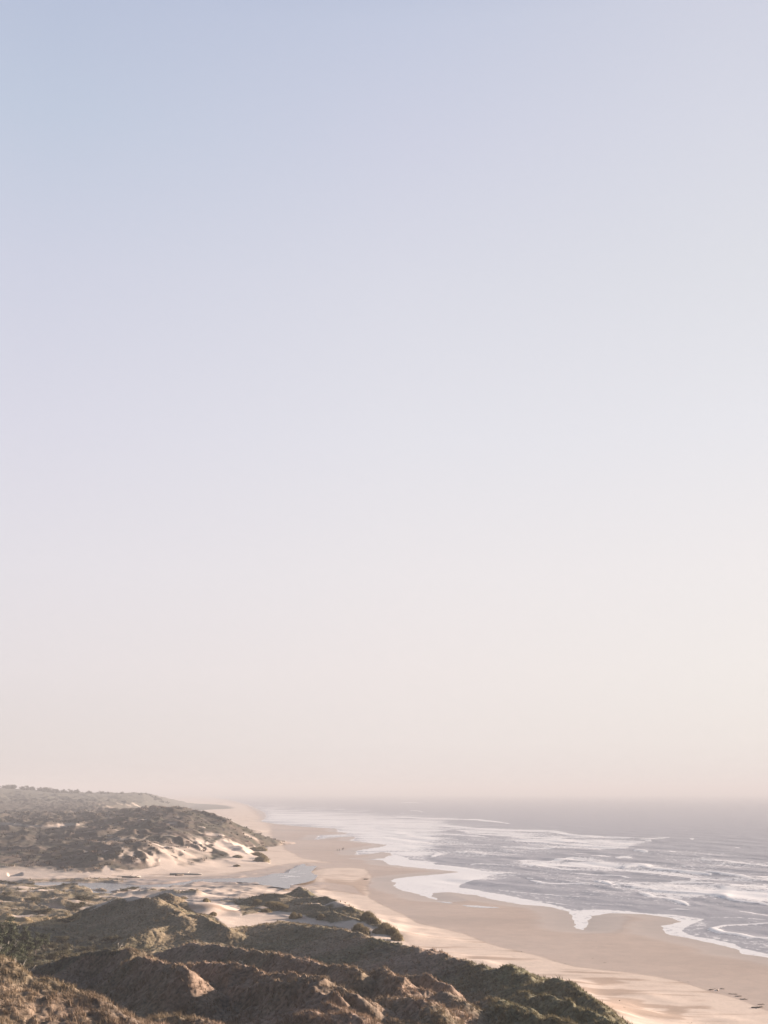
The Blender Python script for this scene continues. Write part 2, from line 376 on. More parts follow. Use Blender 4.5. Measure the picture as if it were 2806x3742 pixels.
def water_material(name, deep, rough=.22, bump=.35, scale=.12):
    m, nt, b = mat(name)
    N = nt.nodes
    at = N.new('ShaderNodeAttribute'); at.attribute_name = 'foam_sheen'
    tc = N.new('ShaderNodeTexCoord')
    mp = N.new('ShaderNodeMapping'); mp.inputs['Rotation'].default_value[2] = math.radians(-28); mp.inputs['Scale'].default_value = (1.5, .8, 1)
    L(nt, tc.outputs['Object'], mp.inputs['Vector'])
    n1 = N.new('ShaderNodeTexNoise'); n1.inputs['Scale'].default_value = scale; n1.inputs['Detail'].default_value = 6; n1.inputs['Roughness'].default_value = .6
    L(nt, mp.outputs[0], n1.inputs['Vector'])
    n2 = N.new('ShaderNodeTexNoise'); n2.inputs['Scale'].default_value = scale * 3; n2.inputs['Detail'].default_value = 7; n2.inputs['Roughness'].default_value = .7
    L(nt, mp.outputs[0], n2.inputs['Vector'])
    ad = N.new('ShaderNodeMath'); ad.operation = 'SUBTRACT'
    r = N.new('ShaderNodeMapRange'); r.inputs['From Min'].default_value = .3; r.inputs['From Max'].default_value = .7; r.inputs['To Min'].default_value = 0; r.inputs['To Max'].default_value = .95
    L(nt, n2.outputs['Fac'], r.inputs['Value'])
    sc_ = N.new('ShaderNodeMath'); sc_.operation = 'MULTIPLY'; sc_.inputs[1].default_value = 1.36; L(nt, at.outputs['Fac'], sc_.inputs[0]); L(nt, sc_.outputs[0], ad.inputs[0]); L(nt, r.outputs['Result'], ad.inputs[1])
    fm = N.new('ShaderNodeMapRange'); fm.inputs['From Min'].default_value = -.02; fm.inputs['From Max'].default_value = .42; fm.interpolation_type = 'SMOOTHSTEP'
    L(nt, ad.outputs[0], fm.inputs['Value'])
    b.inputs['Base Color'].default_value = (*deep, 1); b.inputs['Roughness'].default_value = rough; b.inputs['IOR'].default_value = 1.33
    bp = N.new('ShaderNodeBump'); bp.inputs['Strength'].default_value = bump; bp.inputs['Distance'].default_value = 1.2
    L(nt, n1.outputs['Fac'], bp.inputs['Height']); L(nt, bp.outputs['Normal'], b.inputs['Normal'])
    fo = N.new('ShaderNodeBsdfPrincipled'); fo.inputs['Base Color'].default_value = (.86, .85, .85, 1); fo.inputs['Roughness'].default_value = .4
    mx = N.new('ShaderNodeMixShader')
    L(nt, fm.outputs['Result'], mx.inputs[0]); L(nt, b.outputs[0], mx.inputs[1]); L(nt, fo.outputs[0], mx.inputs[2])
    L(nt, mx.outputs[0], N['Material Output'].inputs['Surface'])
    return m

def leaf_material(name, attr=True, c=(.08, .1, .05), trans=.25):
    m, nt, b = mat(name)
    N = nt.nodes
    b.inputs['Roughness'].default_value = .8; b.inputs['Specular IOR Level'].default_value = .15
    if attr:
        vc = N.new('ShaderNodeVertexColor'); vc.layer_name = 'Col'; src = vc.outputs['Color']
    else:
        tc = N.new('ShaderNodeTexCoord'); n = N.new('ShaderNodeTexNoise'); n.inputs['Scale'].default_value = 1.5
        L(nt, tc.outputs['Object'], n.inputs['Vector'])
        cr = N.new('ShaderNodeValToRGB'); cr.color_ramp.elements[0].position = .3; cr.color_ramp.elements[1].position = .7
        cr.color_ramp.elements[0].color = (*[k * .6 for k in c], 1); cr.color_ramp.elements[1].color = (*[k * 1.5 for k in c], 1)
        L(nt, n.outputs['Fac'], cr.inputs[0]); src = cr.outputs[0]
    L(nt, src, b.inputs['Base Color'])
    tr = N.new('ShaderNodeBsdfTranslucent'); L(nt, src, tr.inputs['Color'])
    mx = N.new('ShaderNodeMixShader'); mx.inputs[0].default_value = trans
    L(nt, b.outputs[0], mx.inputs[1]); L(nt, tr.outputs[0], mx.inputs[2]); L(nt, mx.outputs[0], N['Material Output'].inputs['Surface'])
    return m

def plain(name, c, rough=.85, var=.25, scale=6):
    m, nt, b = mat(name)
    N = nt.nodes
    tc = N.new('ShaderNodeTexCoord'); n = N.new('ShaderNodeTexNoise'); n.inputs['Scale'].default_value = scale; n.inputs['Detail'].default_value = 4
    L(nt, tc.outputs['Object'], n.inputs['Vector'])
    cr = N.new('ShaderNodeValToRGB')
    cr.color_ramp.elements[0].color = (*[k * (1 - var) for k in c], 1); cr.color_ramp.elements[1].color = (*[min(1, k * (1 + var)) for k in c], 1)
    L(nt, n.outputs['Fac'], cr.inputs[0]); L(nt, cr.outputs[0], b.inputs['Base Color'])
    b.inputs['Roughness'].default_value = rough
    return m

M_GROUND = ground_material()
M_SEA = water_material('sea_water', (.28, .282, .325), .40, .35, .10)
M_CREEK = water_material('creek_water', (.10, .11, .13), .18, .05, .5)

# ------------------------------------------------------------------ land
def radii(segs):
    out = []
    for r0, r1, st in segs:
        n = max(2, int(math.log(r1 / r0) / st))
        out.append(np.exp(np.linspace(math.log(r0), math.log(r1), n, endpoint=False)))
    out.append([segs[-1][1]])
    return np.concatenate(out)

A = bearings(1000, 60)
R = radii([(2, 70, .07), (70, 88, .006), (88, 420, .0021), (420, 1300, .0035), (1300, 3000, .007), (3000, 30000, .04)])
NC, NR = len(A), len(R)
AA, RR = np.meshgrid(A.astype(F32), R.astype(F32))
AA = AA.ravel(); RR = RR.ravel()
X, Y, Z, SD, UP, CK, PK = terrain(AA, RR, True)

# slopes from the mesh itself
Zg = Z.reshape(NR, NC)
dzr = np.gradient(Zg, axis=0) / np.gradient(R)[:, None]
dza = np.gradient(Zg, axis=1) / (np.radians(np.gradient(A))[None, :] * R[:, None])
SL = np.sqrt(dzr ** 2 + dza ** 2).ravel()
U, V = proj(X, Y, Z)
infr = np.abs(AA) < 21

# vegetation cover
veg = sst(.9, 2.2, UP)
hgt = Z - 2.5
veg = np.maximum(veg, sst(1.2, 2.4, hgt) * (UP > .2))
n30 = fbm(X, Y, 26, 4, 101); n8 = fbm(X, Y, 8, 4, 103)
SANDS = [
 ([(680,3286),(700,3286),(760,3288),(820,3294),(868,3308),(885,3345),(930,3338),(985,3324),(1060,3334),(1110,3346),(1170,3362),(1210,3374),(1290,3362),(1330,3372),(1405,3400),(1420,3432),(1360,3420),(1300,3398),(1230,3385),(1160,3378),(1100,3373),(1030,3365),(960,3376),(900,3387),(835,3392),(800,3366),(770,3340),(715,3332),(690,3310)], 270, 420),
 ([(450,3282),(520,3272),(560,3276),(520,3284),(465,3296)], 290, 420),
 ([(250,3217),(290,3195),(320,3184),(345,3200),(366,3202),(378,3168),(392,3160),(412,3178),(440,3192),(475,3196),(500,3186),(520,3176),(560,3168),(582,3160),(580,3125),(596,3116),(625,3128),(650,3160),(690,3178),(760,3180),(700,3208),(400,3220)], 500, 760),
 ([(740,3184),(800,3172),(858,3150),(830,3118),(776,3096),(790,3070),(814,3064),(869,3080),(911,3098),(940,3118),(975,3130),(1010,3150),(960,3180),(800,3200)], 560, 900),
 ([(700,3066),(735,3072),(760,3084),(720,3086)], 600, 900), ([(740,3040),(800,3046),(830,3056),(770,3054)], 600, 1000),
]
for P, r0, r1 in SANDS:
    s = polymask(U, V, P, 5, 7 * n8) * ((RR > r0) & (RR < r1))
    veg = veg * (1 - s)
# scoured lower bluffs facing the beach in the second dune field
bl = ((RR > 520) & (RR < 760)).astype(F32) * sst(3.4, 2.6, Z + 1.2 * n30) * sst(150, 300, U)
veg = veg * (1 - bl * .96)
dzaf = dza.ravel()
bl2 = .75 * ((RR > 500) & (RR < 760)).astype(F32) * sst(.08, .26, -dzaf + .05 * n8) * sst(15, 9, Z + 2 * n30) * sst(230, 330, U)
veg = veg * (1 - bl2 * .92)
# small blow-outs of bare sand
bo = ((RR > 560) & (RR < 1900)).astype(F32) * sst(.30, .40, fbm(X * .7, Y * 1.4, 30, 3, 131)) * sst(150, 600, U)
veg = veg * (1 - bo * .9)
bo2 = ((RR > 340) & (RR < 560)).astype(F32) * sst(.26, .36, fbm(X * .6, Y * 1.3, 14, 3, 133))
veg = np.clip(veg + ((RR > 340) & (RR < 530)) * sst(470, 380, U + 60 * n8) * .97 * sst(-.42, -.2, n30 + .3 * n8), 0, 1)
veg = np.clip(veg + ((RR > 205) & (RR < 345) & (AA < -4.5)) * sst(-4.5, -7, AA), 0, 1)
for P, r0, r1 in SANDS[:2]:
    veg = veg * (1 - polymask(U, V, P, 5, 7 * n8) * ((RR > r0) & (RR < r1)))
veg = veg * (1 - bo2 * .9) * (1 - CK)
# sandy track on the far plain
trk = polymask(U, V, [(-100,3003),(20,3006),(110,3013),(180,3016),(230,3008),(305,3008),(300,3014),(230,3022),(150,3024),(60,3018),(-100,3012)], 5, 6 * n30) * (RR > 800)
veg = veg * (1 - trk * .55)

# damp sand
WETP = [(2806,3690),(2696,3645),(2589,3615),(2504,3586),(2398,3564),(2270,3547),(2206,3541),(2100,3528),(1949,3486),(1843,3461),(1780,3440),(1695,3406),
 (1526,3368),(1440,3322),(1400,3302),(1352,3272),(1340,3230),(1360,3196),(1335,3170),(1280,3166),(1180,3172),(1120,3184),(1150,3200),(1150,3216),(1200,3218),(1290,3228),(1330,3262),(1240,3250),(1150,3240),(1050,3247),(980,3240),(700,3236),(560,3240),(440,3236),
 (440,3216),(700,3211),(805,3202),(880,3190),(953,3180),(1010,3166),(1059,3154),(1120,3150),(1206,3147),(1101,3133),(1038,3099),(1030,3080),(995,3060),(990,3040),(985,3012),(960,2990),(900,2940),(790,2915),(1100,2890),(3500,3200),(3500,3760)]
Ub, Vb = proj(X, Y, np.full_like(X, 1.6))
wet = polymask(Ub, Vb, WETP, 9, (9 + 30 * sst(600, 1800, RR)) * fbm(X * .5, Y, 20, 4, 141), 3.0)
wet = np.where(infr, wet, sst(60, 30, SD))
wetness = wet * (.62 + .25 * sst(70, 0, SD) * 1.0) + .10 * wet * fbm(X * .4, Y * 1.2, 40, 3, 145)
swash = sst(16, 0, SD - 1.5 * fbm(X, Y, 10, 3, 147) * np.clip(RR / 300, .5, 6))
DAMP = [[(2212,3650),(2300,3652),(2352,3660),(2348,3680),(2356,3702),(2290,3706),(2236,3700)],
        [(2440,3672),(2490,3680),(2530,3690),(2498,3708),(2490,3738),(2400,3738),(2420,3716)],
        [(2150,3622),(2270,3612),(2330,3628),(2240,3642),(2180,3642)],
        [(2140,3576),(2240,3572),(2300,3590),(2190,3598)],
        [(1190,3204),(1290,3212),(1340,3190),(1350,3212),(1330,3262),(1240,3244),(1180,3226)],
        [(2100,3712),(2200,3708),(2330,3728),(2200,3740)]]
damp = np.zeros_like(X)
for P in DAMP:
    damp = np.maximum(damp, polymask(Ub, Vb, P, 16, 30 * fbm(X * .3, Y * 1.6, 7, 4, 151), 3.5)) * 1.0
strk = sst(.12, .42, fbm(X * .35 + .1 * Y, Y * 1.9, 11, 4, 153)) * sst(.0, .35, fbm(X, Y, 55, 2, 155) + .12)
strk = strk * ((RR < 420) | (UP < .6))
strk = np.maximum(strk, polymask(Ub, Vb, [(2060,3530),(2300,3560),(2560,3640),(2640,3742),(2000,3742)], 30, None) * sst(.02, .30, fbm(X * .28 + .05 * Y, Y * 2.0, 9, 4, 158)))
damp = np.clip(damp * 1.0 + strk * 1.25, 0, 1) * (1 - wet)

DRY = np.array([.655, .54, .455]); WET = np.array([.385, .27, .195]); MUD = np.array([.30, .235, .20])
sandc = DRY[None] * (1 + .05 * n8[:, None] + .04 * n30[:, None])
sandc = sandc + (WET - DRY)[None] * np.clip(wetness + damp * .75, 0, 1)[:, None]
sandc = sandc * (1 - .20 * swash * (SD > 0))[:, None]
band = sst(.1, .5, fbm(X * .3, Y * 1.4, 60, 3, 157)) * wet
sandc = sandc * (1 - .15 * band[:, None])
edge_ = np.clip(wet * (1 - wet) * 4, 0, 1) * sst(-.3, .25, fbm(X, Y, 14, 4, 159)) * (RR < 700)
sandc = sandc * (1 - .17 * edge_)[:, None]
spk = sst(.42, .6, fbm(X, Y, 2.2, 3, 160)) * (RR < 450)
sandc = sandc * (1 - .16 * spk)[:, None]
ckd = polymask(Ub, Vb, [(420,3208),(700,3206),(900,3185),(1120,3152),(1190,3176),(1150,3240),(1040,3250),(800,3246),(400,3260)], 9, 8 * n8)
sandc = sandc * (1 - .12 * ckd[:, None])
TAN = np.array([.29, .205, .155]); OLV = np.array([.135, .125, .066]); GRN = np.array([.040, .052, .034]); BRN = np.array([.14, .10, .075])
m1 = sst(-.45, .35, n30 + .4 * n8)[:, None]
gr = OLV[None] * (1 - m1) + TAN[None] * m1
dk = sst(-.1, .5, fbm(X, Y, 13, 4, 163))[:, None]
gr = gr * (1 - .55 * dk) + GRN[None] * .55 * dk
# kinds of cover: brown-tan near, green front right, dark scrub left, ochre grass flats
nearb = (1 - sst(180, 230, RR))[:, None]
gr = gr * (1 - .45 * nearb) + (TAN * .95)[None] * .45 * nearb
rg = (sst(4.2, 6.0, AA) * (RR < 215) * (RR > 60))[:, None]
gr = gr * (1 - .75 * rg) + np.array([.12, .125, .06])[None] * .75 * rg
midz = (sst(235, 275, RR) * (1 - sst(520, 560, RR)))[:, None]
gr = gr * (1 - .6 * midz) + (np.array([.19, .155, .085]) * 1.0)[None] * .6 * midz * (.75 + .5 * m1)
och = (polymask(U, V, [(0,3345),(120,3350),(200,3352),(300,3340),(290,3360),(240,3378),(130,3388),(0,3372)], 6, 6 * n8) * ((RR > 280) & (RR < 420)))[:, None]
gr = gr * (1 - .8 * och) + np.array([.30, .215, .10])[None] * .8 * och
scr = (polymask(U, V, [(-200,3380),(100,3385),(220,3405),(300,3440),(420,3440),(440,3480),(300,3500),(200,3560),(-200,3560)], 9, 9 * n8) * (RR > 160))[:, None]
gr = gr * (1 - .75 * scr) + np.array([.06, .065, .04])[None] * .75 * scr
pl = (((RR > 700)) * sst(420, 250, U))[:, None]
gr = gr * (1 - .6 * pl) + np.array([.13, .11, .085])[None] * .6 * pl
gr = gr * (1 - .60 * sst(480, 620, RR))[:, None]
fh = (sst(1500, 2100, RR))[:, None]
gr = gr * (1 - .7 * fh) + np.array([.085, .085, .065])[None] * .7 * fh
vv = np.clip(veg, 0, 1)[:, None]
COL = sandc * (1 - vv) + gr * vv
vegf = np.clip(veg, 0, 1)
# tussocks: real relief under the grass
tus0 = 1.0 - ridged(X, Y, 2.6, 3, 171)
tus = np.minimum(tus0, 1.2) * .42 - .2 + fbm(X, Y, 6, 2, 173) * .45 + (.55 - ridged(X, Y, 4.2, 1, 174)) * .18
tamp = vegf * (1 - sst(280, 420, RR)) * (1 - sst(60, 75, 140 - RR) * 0)
Z = Z + tus * tamp + vegf * sst(280, 420, RR) * (1 - sst(1500, 2500, RR)) * fbm(X, Y, 9, 3, 175) * 1.5
# wind ripples and soft undulation on open dune sand
Z = Z + (1 - vegf) * sst(.8, 3, UP) * (.55 * fbm(X + .4 * Y, Y * .7, 22, 2, 181))
pz = PK
COLp = COL
co = np.stack([X, Y, Z], 1)
Q = grid_quads(NR, NC)
qc = Q[:, 0]
qr = RR[qc]; qup = UP[qc]; qveg = veg[qc]; qz = Z[qc]; qa = AA[qc]
EX = {'wet': np.clip(wet * .8 + .6 * swash + .3 * damp, 0, 1) * (1 - vegf), 'veg': vegf}
is_hill = (qr > 1300) & (qup > 1.2)
is_dune = ~is_hill & (qup > 1.0)
is_beach = ~is_hill & ~is_dune & ~((SD[qc] < -500) & (qz < -2))
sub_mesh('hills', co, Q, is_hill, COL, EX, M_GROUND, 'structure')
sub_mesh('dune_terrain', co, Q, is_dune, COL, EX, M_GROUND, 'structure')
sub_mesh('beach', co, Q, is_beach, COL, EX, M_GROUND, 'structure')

def height_at(x, y):
    r = math.hypot(x, y); a = math.degrees(math.atan2(x, y))
    i = int(np.clip(np.searchsorted(R, r), 1, NR - 1)); j = int(np.clip(np.searchsorted(A, a), 1, NC - 1))
    zz = Z.reshape(NR, NC)
    fr = (r - R[i - 1]) / (R[i] - R[i - 1]); fa = (a - A[j - 1]) / (A[j] - A[j - 1])
    return float((zz[i-1, j-1] * (1 - fr) + zz[i, j-1] * fr) * (1 - fa) + (zz[i-1, j] * (1 - fr) + zz[i, j] * fr) * fa)

# ------------------------------------------------------------------ creek and pools
def water_sheet(name, outline, z):
    import bmesh
    bm = bmesh.new()
    pts = [G(u, v, z) for u, v in outline]
    cx = sum(p[0] for p in pts) / len(pts); cy = sum(p[1] for p in pts) / len(pts)
    # widened a little: the banks hide the edge
    us = [p[0] for p in outline]; vs = [p[1] for p in outline]
    vl = [bm.verts.new((x, y, z)) for x, y in pts]
    bm.faces.new(vl)
    bmesh.ops.triangulate(bm, faces=bm.faces[:])
    me = bpy.data.meshes.new(name); bm.to_mesh(me); bm.free()
    me.materials.append(M_CREEK)
    o = bpy.data.objects.new(name, me); col.objects.link(o); o['kind'] = 'structure'
    return o

def expand(outline, du, dv):
    n = len(outline); out = []
    cu = sum(p[0] for p in outline) / n; cv = sum(p[1] for p in outline) / n
    area = sum(outline[i][0] * outline[(i + 1) % n][1] - outline[(i + 1) % n][0] * outline[i][1] for i in range(n))
    s = 1 if area > 0 else -1
    for i in range(n):
        (x0, y0), (x1, y1), (x2, y2) = outline[i - 1], outline[i], outline[(i + 1) % n]
        nx, ny = (y2 - y0) * 2.5, -(x2 - x0)
        k = math.hypot(nx, ny) + 1e-6
        out.append((x1 + s * nx / k * du, y1 + s * ny / k * dv))
    return out

# one level sheet for the creek: its banks are the carved land
cx = [G(u, v, CREEK_Z) for u, v in ((-400, 3190), (1180, 3150), (1240, 3250), (-400, 3345))]
keep = (CK[Q].max(1) > .02)
cz = co.copy(); cz[:, 2] = CREEK_Z
cex = {'foam_sheen': np.clip(.55 * sst(.22, .4, fbm(X * .5, Y, 9, 3, 191)) * (U > 900) - .0, 0, 1)}
sub_mesh('creek_water', cz, Q, keep, COL, cex, M_CREEK, 'structure')
keep = (PK[Q].max(1) > .5)
if keep.any():
    cz = co.copy(); cz[:, 2] += .03
    sub_mesh('tide_pool_water', cz, Q, keep, COL, {'foam_sheen': np.full_like(X, .5)}, M_CREEK, 'structure')  # even whitening paints the thin pools' pale reflection into their colour

# ------------------------------------------------------------------ sea
vr = np.concatenate([np.arange(VH + 4.2, 2925, .6), np.arange(2925, 3610, .9)])[::-1]
rs = np.array([math.hypot(*G(1403, v)) for v in vr])
rs = np.concatenate([[30, 60, 100, 140, 180], rs[rs > 200]])
rs = rs[rs < 29800]; rs = np.concatenate([rs, [30000]])
A2 = bearings(1000, 40)
sa, sr = np.meshgrid(A2.astype(F32), rs.astype(F32)); sa = sa.ravel(); sr = sr.ravel()
sx = sr * np.sin(np.radians(sa)); sy = sr * np.cos(np.radians(sa))
ssd = shore_sd(sx, sy)
su, sv = proj(sx, sy, np.zeros_like(sx))
inn = np.abs(sa) < 21
# wandering of the foam edges, in metres on the water turned to the traced frame
jx = fbm(sx * .35 + .2 * sy, sy, 30, 4, 201); jy = fbm(sx * .35, sy * .9, 24, 4, 203)
pu = su + 16 * jx; pv = sv + 4.0 * jy * np.clip((sv - 2902) / 300, .1, 1.3)
foam_sheen = np.zeros_like(sx)
# lines: (half thickness in v, strength, breaker height, points)
LINES = [
 (1.2,.8,0,[(1468,2933),(1505,2933),(1543,2934)]), (1.2,.6,0,[(1501,2963),(1525,2962),(1548,2968)]),
 (2.6,.75,.6,[(1451,2985),(1539,2990),(1636,2993),(1746,2996),(1860,3010)]), (2.5,.7,0,[(1380,3000),(1480,3000),(1611,3004)]),
 (3.4,.85,.7,[(1600,3017),(1636,3019),(1738,3028),(1898,3036),(2012,3038),(2100,3053),(2200,3058)]),
 (2.6,.7,0,[(1700,3044),(1822,3053),(1930,3058),(2020,3062),(2100,3068)]),
 (2.0,.7,0,[(1590,3046),(1680,3050),(1780,3058)]),
 (2.5,.8,.4,[(1905,3066),(1960,3072),(2060,3070),(2100,3076),(2160,3082)]),
 (3,.6,0,[(1840,3092),(1900,3096),(1960,3100),(2060,3098)]),
 (2.5,.8,.4,[(1596,3118),(1606,3122),(1580,3132)]), (2,.8,.3,[(1664,3114),(1690,3116),(1700,3114)]),
 (3.2,.85,.6,[(1885,3150),(1930,3144),(1990,3150),(2060,3142),(2090,3134),(2110,3136)]),
 (3,.7,.3,[(1920,3160),(2000,3166),(2060,3178),(2110,3182)]),
 (2.0,.9,.7,[(1940,3218),(1965,3222),(1985,3226),(2100,3230),(2150,3230)]),
 (2.0,.7,.4,[(1930,3208),(1948,3212)]),
 (2.2,.85,.5,[(2100,3061),(2200,3059),(2300,3062),(2377,3063),(2445,3062)]),
 (1.7,.9,.4,[(2347,3068),(2377,3074)]), (1.6,.9,.3,[(2200,3075),(2234,3078)]), (2,.7,.0,[(2100,3085),(2185,3087)]),
 (2.6,.85,.5,[(2090,3097),(2200,3098),(2287,3102)]), (2.4,.9,.6,[(2321,3109),(2340,3108),(2364,3113)]),
 (2.6,.8,.3,[(2100,3117),(2134,3118)]), (2.6,.85,.4,[(2164,3127),(2190,3126),(2223,3131)]),
 (4.5,1.,.9,[(2262,3136),(2280,3132),(2300,3138)]),
 (1.3,1.,.5,[(2504,3062),(2520,3063),(2534,3068)]), (1.2,.9,.3,[(2506,3034),(2514,3036)]), (1.2,.9,.3,[(2449,3110),(2470,3114)]), (1.1,.7,.2,[(2688,3095),(2705,3098)]), (1,.6,.2,[(2577,3058),(2590,3058)]),
 (5.5,1.,1.3,[(2287,3170),(2315,3163),(2338,3161),(2364,3170)]), (3.6,.9,.8,[(2364,3172),(2410,3176),(2457,3180),(2520,3188),(2589,3195)]),
 (2.0,.75,0,[(2313,3182),(2398,3195),(2526,3208),(2538,3217),(2600,3214)]),
 (2.0,.75,.3,[(2577,3144),(2640,3146),(2720,3156),(2806,3166),(2900,3170)]),
 (3.2,.95,1.0,[(2585,3180),(2600,3188),(2640,3194),(2690,3200),(2738,3211)]), (2.2,.8,.4,[(2738,3205),(2806,3200),(2900,3200)]),
 (3.0,.95,1.0,[(2185,3225),(2200,3222),(2236,3236)]), (2.6,.7,.2,[(2236,3234),(2300,3228),(2377,3226),(2480,3222),(2600,3226)]),
 (1.8,.7,.2,[(2090,3190),(2180,3195),(2240,3198),(2309,3208)]), 
 (2.8,.9,.6,[(2338,3262),(2365,3268),(2389,3276),(2430,3280),(2475,3290),(2510,3304)]), (2,.8,.3,[(2370,3246),(2398,3253),(2470,3258),(2526,3263),(2623,3274),(2660,3282),(2696,3292),(2760,3300),(2830,3310)]),
 (6,.9,.7,[(2645,3242),(2665,3256),(2640,3272),(2660,3280)]), (5,.7,0,[(2680,3238),(2740,3234),(2806,3240),(2900,3240)]), (7,.65,0,[(2700,3275),(2760,3285),(2860,3290)]),
 (2.6,.9,.5,[(2602,3394),(2625,3388),(2653,3383),(2720,3379),(2806,3375),(2880,3374)]),
 (3.6,1.,.9,[(2602,3394),(2616,3404),(2640,3411),(2692,3415),(2720,3422),(2738,3428),(2806,3430),(2900,3440)]),
 (1.6,.8,.2,[(2440,3324),(2470,3323),(2517,3328)]), (1.6,.8,.2,[(2496,3292),(2505,3300),(2517,3307)]), (1.8,.8,.3,[(2700,3326),(2740,3331),(2806,3343),(2880,3350)]),
 (1.4,.5,0,[(2600,3350),(2700,3352),(2806,3362)]), (1.6,.6,.2,[(1700,3296),(1850,3288),(2000,3296),(2090,3310)]),
 (1.4,.55,.2,[(1790,3250),(1900,3262),(2010,3268),(2120,3280)]), (1.6,.6,.2,[(2140,3262),(2220,3258),(2300,3262)]),
 (1.4,.5,.1,[(2120,3300),(2240,3306),(2360,3312)]),(1.5,.6,.2,[(1700,3160),(1760,3156),(1830,3160)]),
]
bh = np.zeros_like(sx)
for th, stg, hb, pts in LINES:
    us = [p[0] for p in pts]; vs = [p[1] for p in pts]
    m = inn & (su > min(us) - 60) & (su < max(us) + 60) & (sv > min(vs) - 24) & (sv < max(vs) + 24)
    if not m.any(): continue
    K = 7.0
    d, bi = segdist(pu[m] / K, pv[m], [(a / K, b) for a, b in pts])
    tp = sst(0, .6, bi) * sst(0, .6, (len(pts) - 1) - bi) * .5 + .5
    f = stg * np.exp(-(d / (th * tp)) ** 2)
    # trailing foam on the shoreward (lower) side
    foam_sheen[m] = np.maximum(foam_sheen[m], f)
    if hb: bh[m] = np.maximum(bh[m], hb * np.exp(-(d / (th * tp * .9)) ** 2) * (.7 + .5 * jx[m]))
FIELDS = [  # foam patches; the strongest also paint in the shoreline film's sky reflection
 (.55,[(1640,3024),(1898,3038),(2012,3044),(2130,3060),(2290,3066),(2380,3075),(2330,3090),(2300,3106),(2200,3108),(2060,3100),(1919,3090),(1850,3064),(1700,3050)]),
 (.62,[(2060,3138),(2110,3132),(2200,3140),(2287,3166),(2457,3182),(2589,3198),(2700,3206),(2900,3200),(2900,3222),(2600,3216),(2540,3212),(2400,3200),(2270,3186),(2170,3184),(2080,3170)]),
 (.6,[(1900,3146),(2000,3146),(2100,3160),(2110,3184),(2000,3172),(1920,3166)]),
 (.58,[(2240,3238),(2420,3228),(2640,3230),(2900,3228),(2900,3312),(2740,3304),(2600,3276),(2470,3284),(2400,3268),(2300,3250)]),
 (.72,[(1434,3214),(1527,3198),(1678,3186),(1740,3186),(1830,3194),(1763,3213),(1700,3226),(1690,3240),(1763,3260),(1840,3276),(1906,3288),(2012,3303),(2060,3318),(2030,3322),(1822,3296),(1737,3276),(1640,3262),(1586,3266),(1610,3296),(1560,3290),(1472,3260),(1420,3240),(1400,3220)]),
 (.70,[(1400,3134),(1440,3122),(1500,3140),(1600,3158),(1700,3172),(1780,3184),(1900,3194),(1760,3200),(1678,3190),(1569,3178),(1484,3170),(1400,3162),(1330,3142)]),
 (.55,[(1750,3180),(1850,3184),(1948,3192),(1900,3206),(1780,3216),(1700,3222)]),
 (.63,[(960,2950),(1160,2960),(1420,2978),(1640,2992),(1640,3030),(1620,3060),(1600,3100),(1560,3150),(1440,3130),(1280,3126),(1280,3060),(1130,3075),(1200,3030),(1000,3012),(940,3002)]),
 (.25,[(1640,3070),(1850,3090),(1990,3120),(1880,3140),(1700,3130),(1600,3100)]),
 (.70,[(2040,3310),(2100,3328),(2177,3322),(2287,3328),(2372,3337),(2470,3342),(2568,3357),(2543,3372),(2505,3390),(2498,3403),(2526,3420),(2611,3432),(2696,3448),(2717,3462),(2806,3478),(2980,3494),(2980,3530),(2800,3510),(2400,3430),(2380,3390),(2440,3370),(2200,3345),(2160,3375),(2140,3405),(2080,3400),(2080,3350),(2020,3325)]),  # waterline strip: sky reflected in thin wet film, painted white along with foam
 (.45,[(2480,3350),(2560,3350),(2600,3370),(2560,3410),(2700,3436),(2900,3450),(2900,3480),(2600,3440),(2500,3410)]),
 (.42,[(2560,3398),(2640,3412),(2740,3432),(2900,3444),(2900,3470),(2700,3440)]),
]
for stg, P in FIELDS:
    f = polymask(pu, pv, P, 7 if stg > .67 and stg != .63 else (90 if stg == .63 else 34), 30 * fbm(sx * .25, sy, 60, 4, 213) * (stg < .8), 3.0)
    foam_sheen = np.maximum(foam_sheen, stg * f * (1 + (0.95 if stg < .66 else .2) * fbm(sx * .3 + .15 * sy, sy * 1.3, 36, 5, 211)))
# thin whitecaps far out and the breakers beyond the frame
lanes = sst(.38, .6, ridged(sx * .25, sy, 70, 2, 221) * .5 + .5 * fbm(sx, sy, 60, 3, 223)) * sst(-900, -150, ssd)
surf = sst(-430, -170, ssd) * sst(0, -6, ssd)
resid = surf * (.26 + .34 * fbm(sx, sy, 85, 4, 225) + .22 * (ridged(sx * .8 + sy * .35, (sy - sx) * .4, 34, 4, 227) - .4))
foam_sheen = np.maximum(foam_sheen, resid) + .25 * resid * (foam_sheen > .1)
foam_sheen = np.where(inn, foam_sheen, np.maximum(resid, lanes * .7))
foam_sheen = np.maximum(foam_sheen, .75 * sst(-3, 0, ssd + 3.0 * jx) )
foam_sheen = np.where(ssd > 0, np.maximum(foam_sheen, .8), foam_sheen)
g1_, g2_ = G(1898, 3036), G(2377, 3063)
wd = np.array([g2_[1] - g1_[1], -(g2_[0] - g1_[0])]); wd /= np.linalg.norm(wd)
ph = (sx * wd[0] + sy * wd[1])
swell = .30 * np.sin(ph / 6.5 + 4 * fbm(sx, sy, 90, 2, 231)) * sst(0, -60, ssd) * (1 + .8 * fbm(sx, sy, 60, 2, 235)) + .12 * np.sin(ph / 2.6 + 5 * fbm(sx, sy, 50, 2, 237)) * sst(0, -50, ssd) + .28 * fbm(sx * .6, sy, 12, 3, 233) * sst(0, -40, ssd)
swell = swell * (1 - sst(900, 2500, sr))
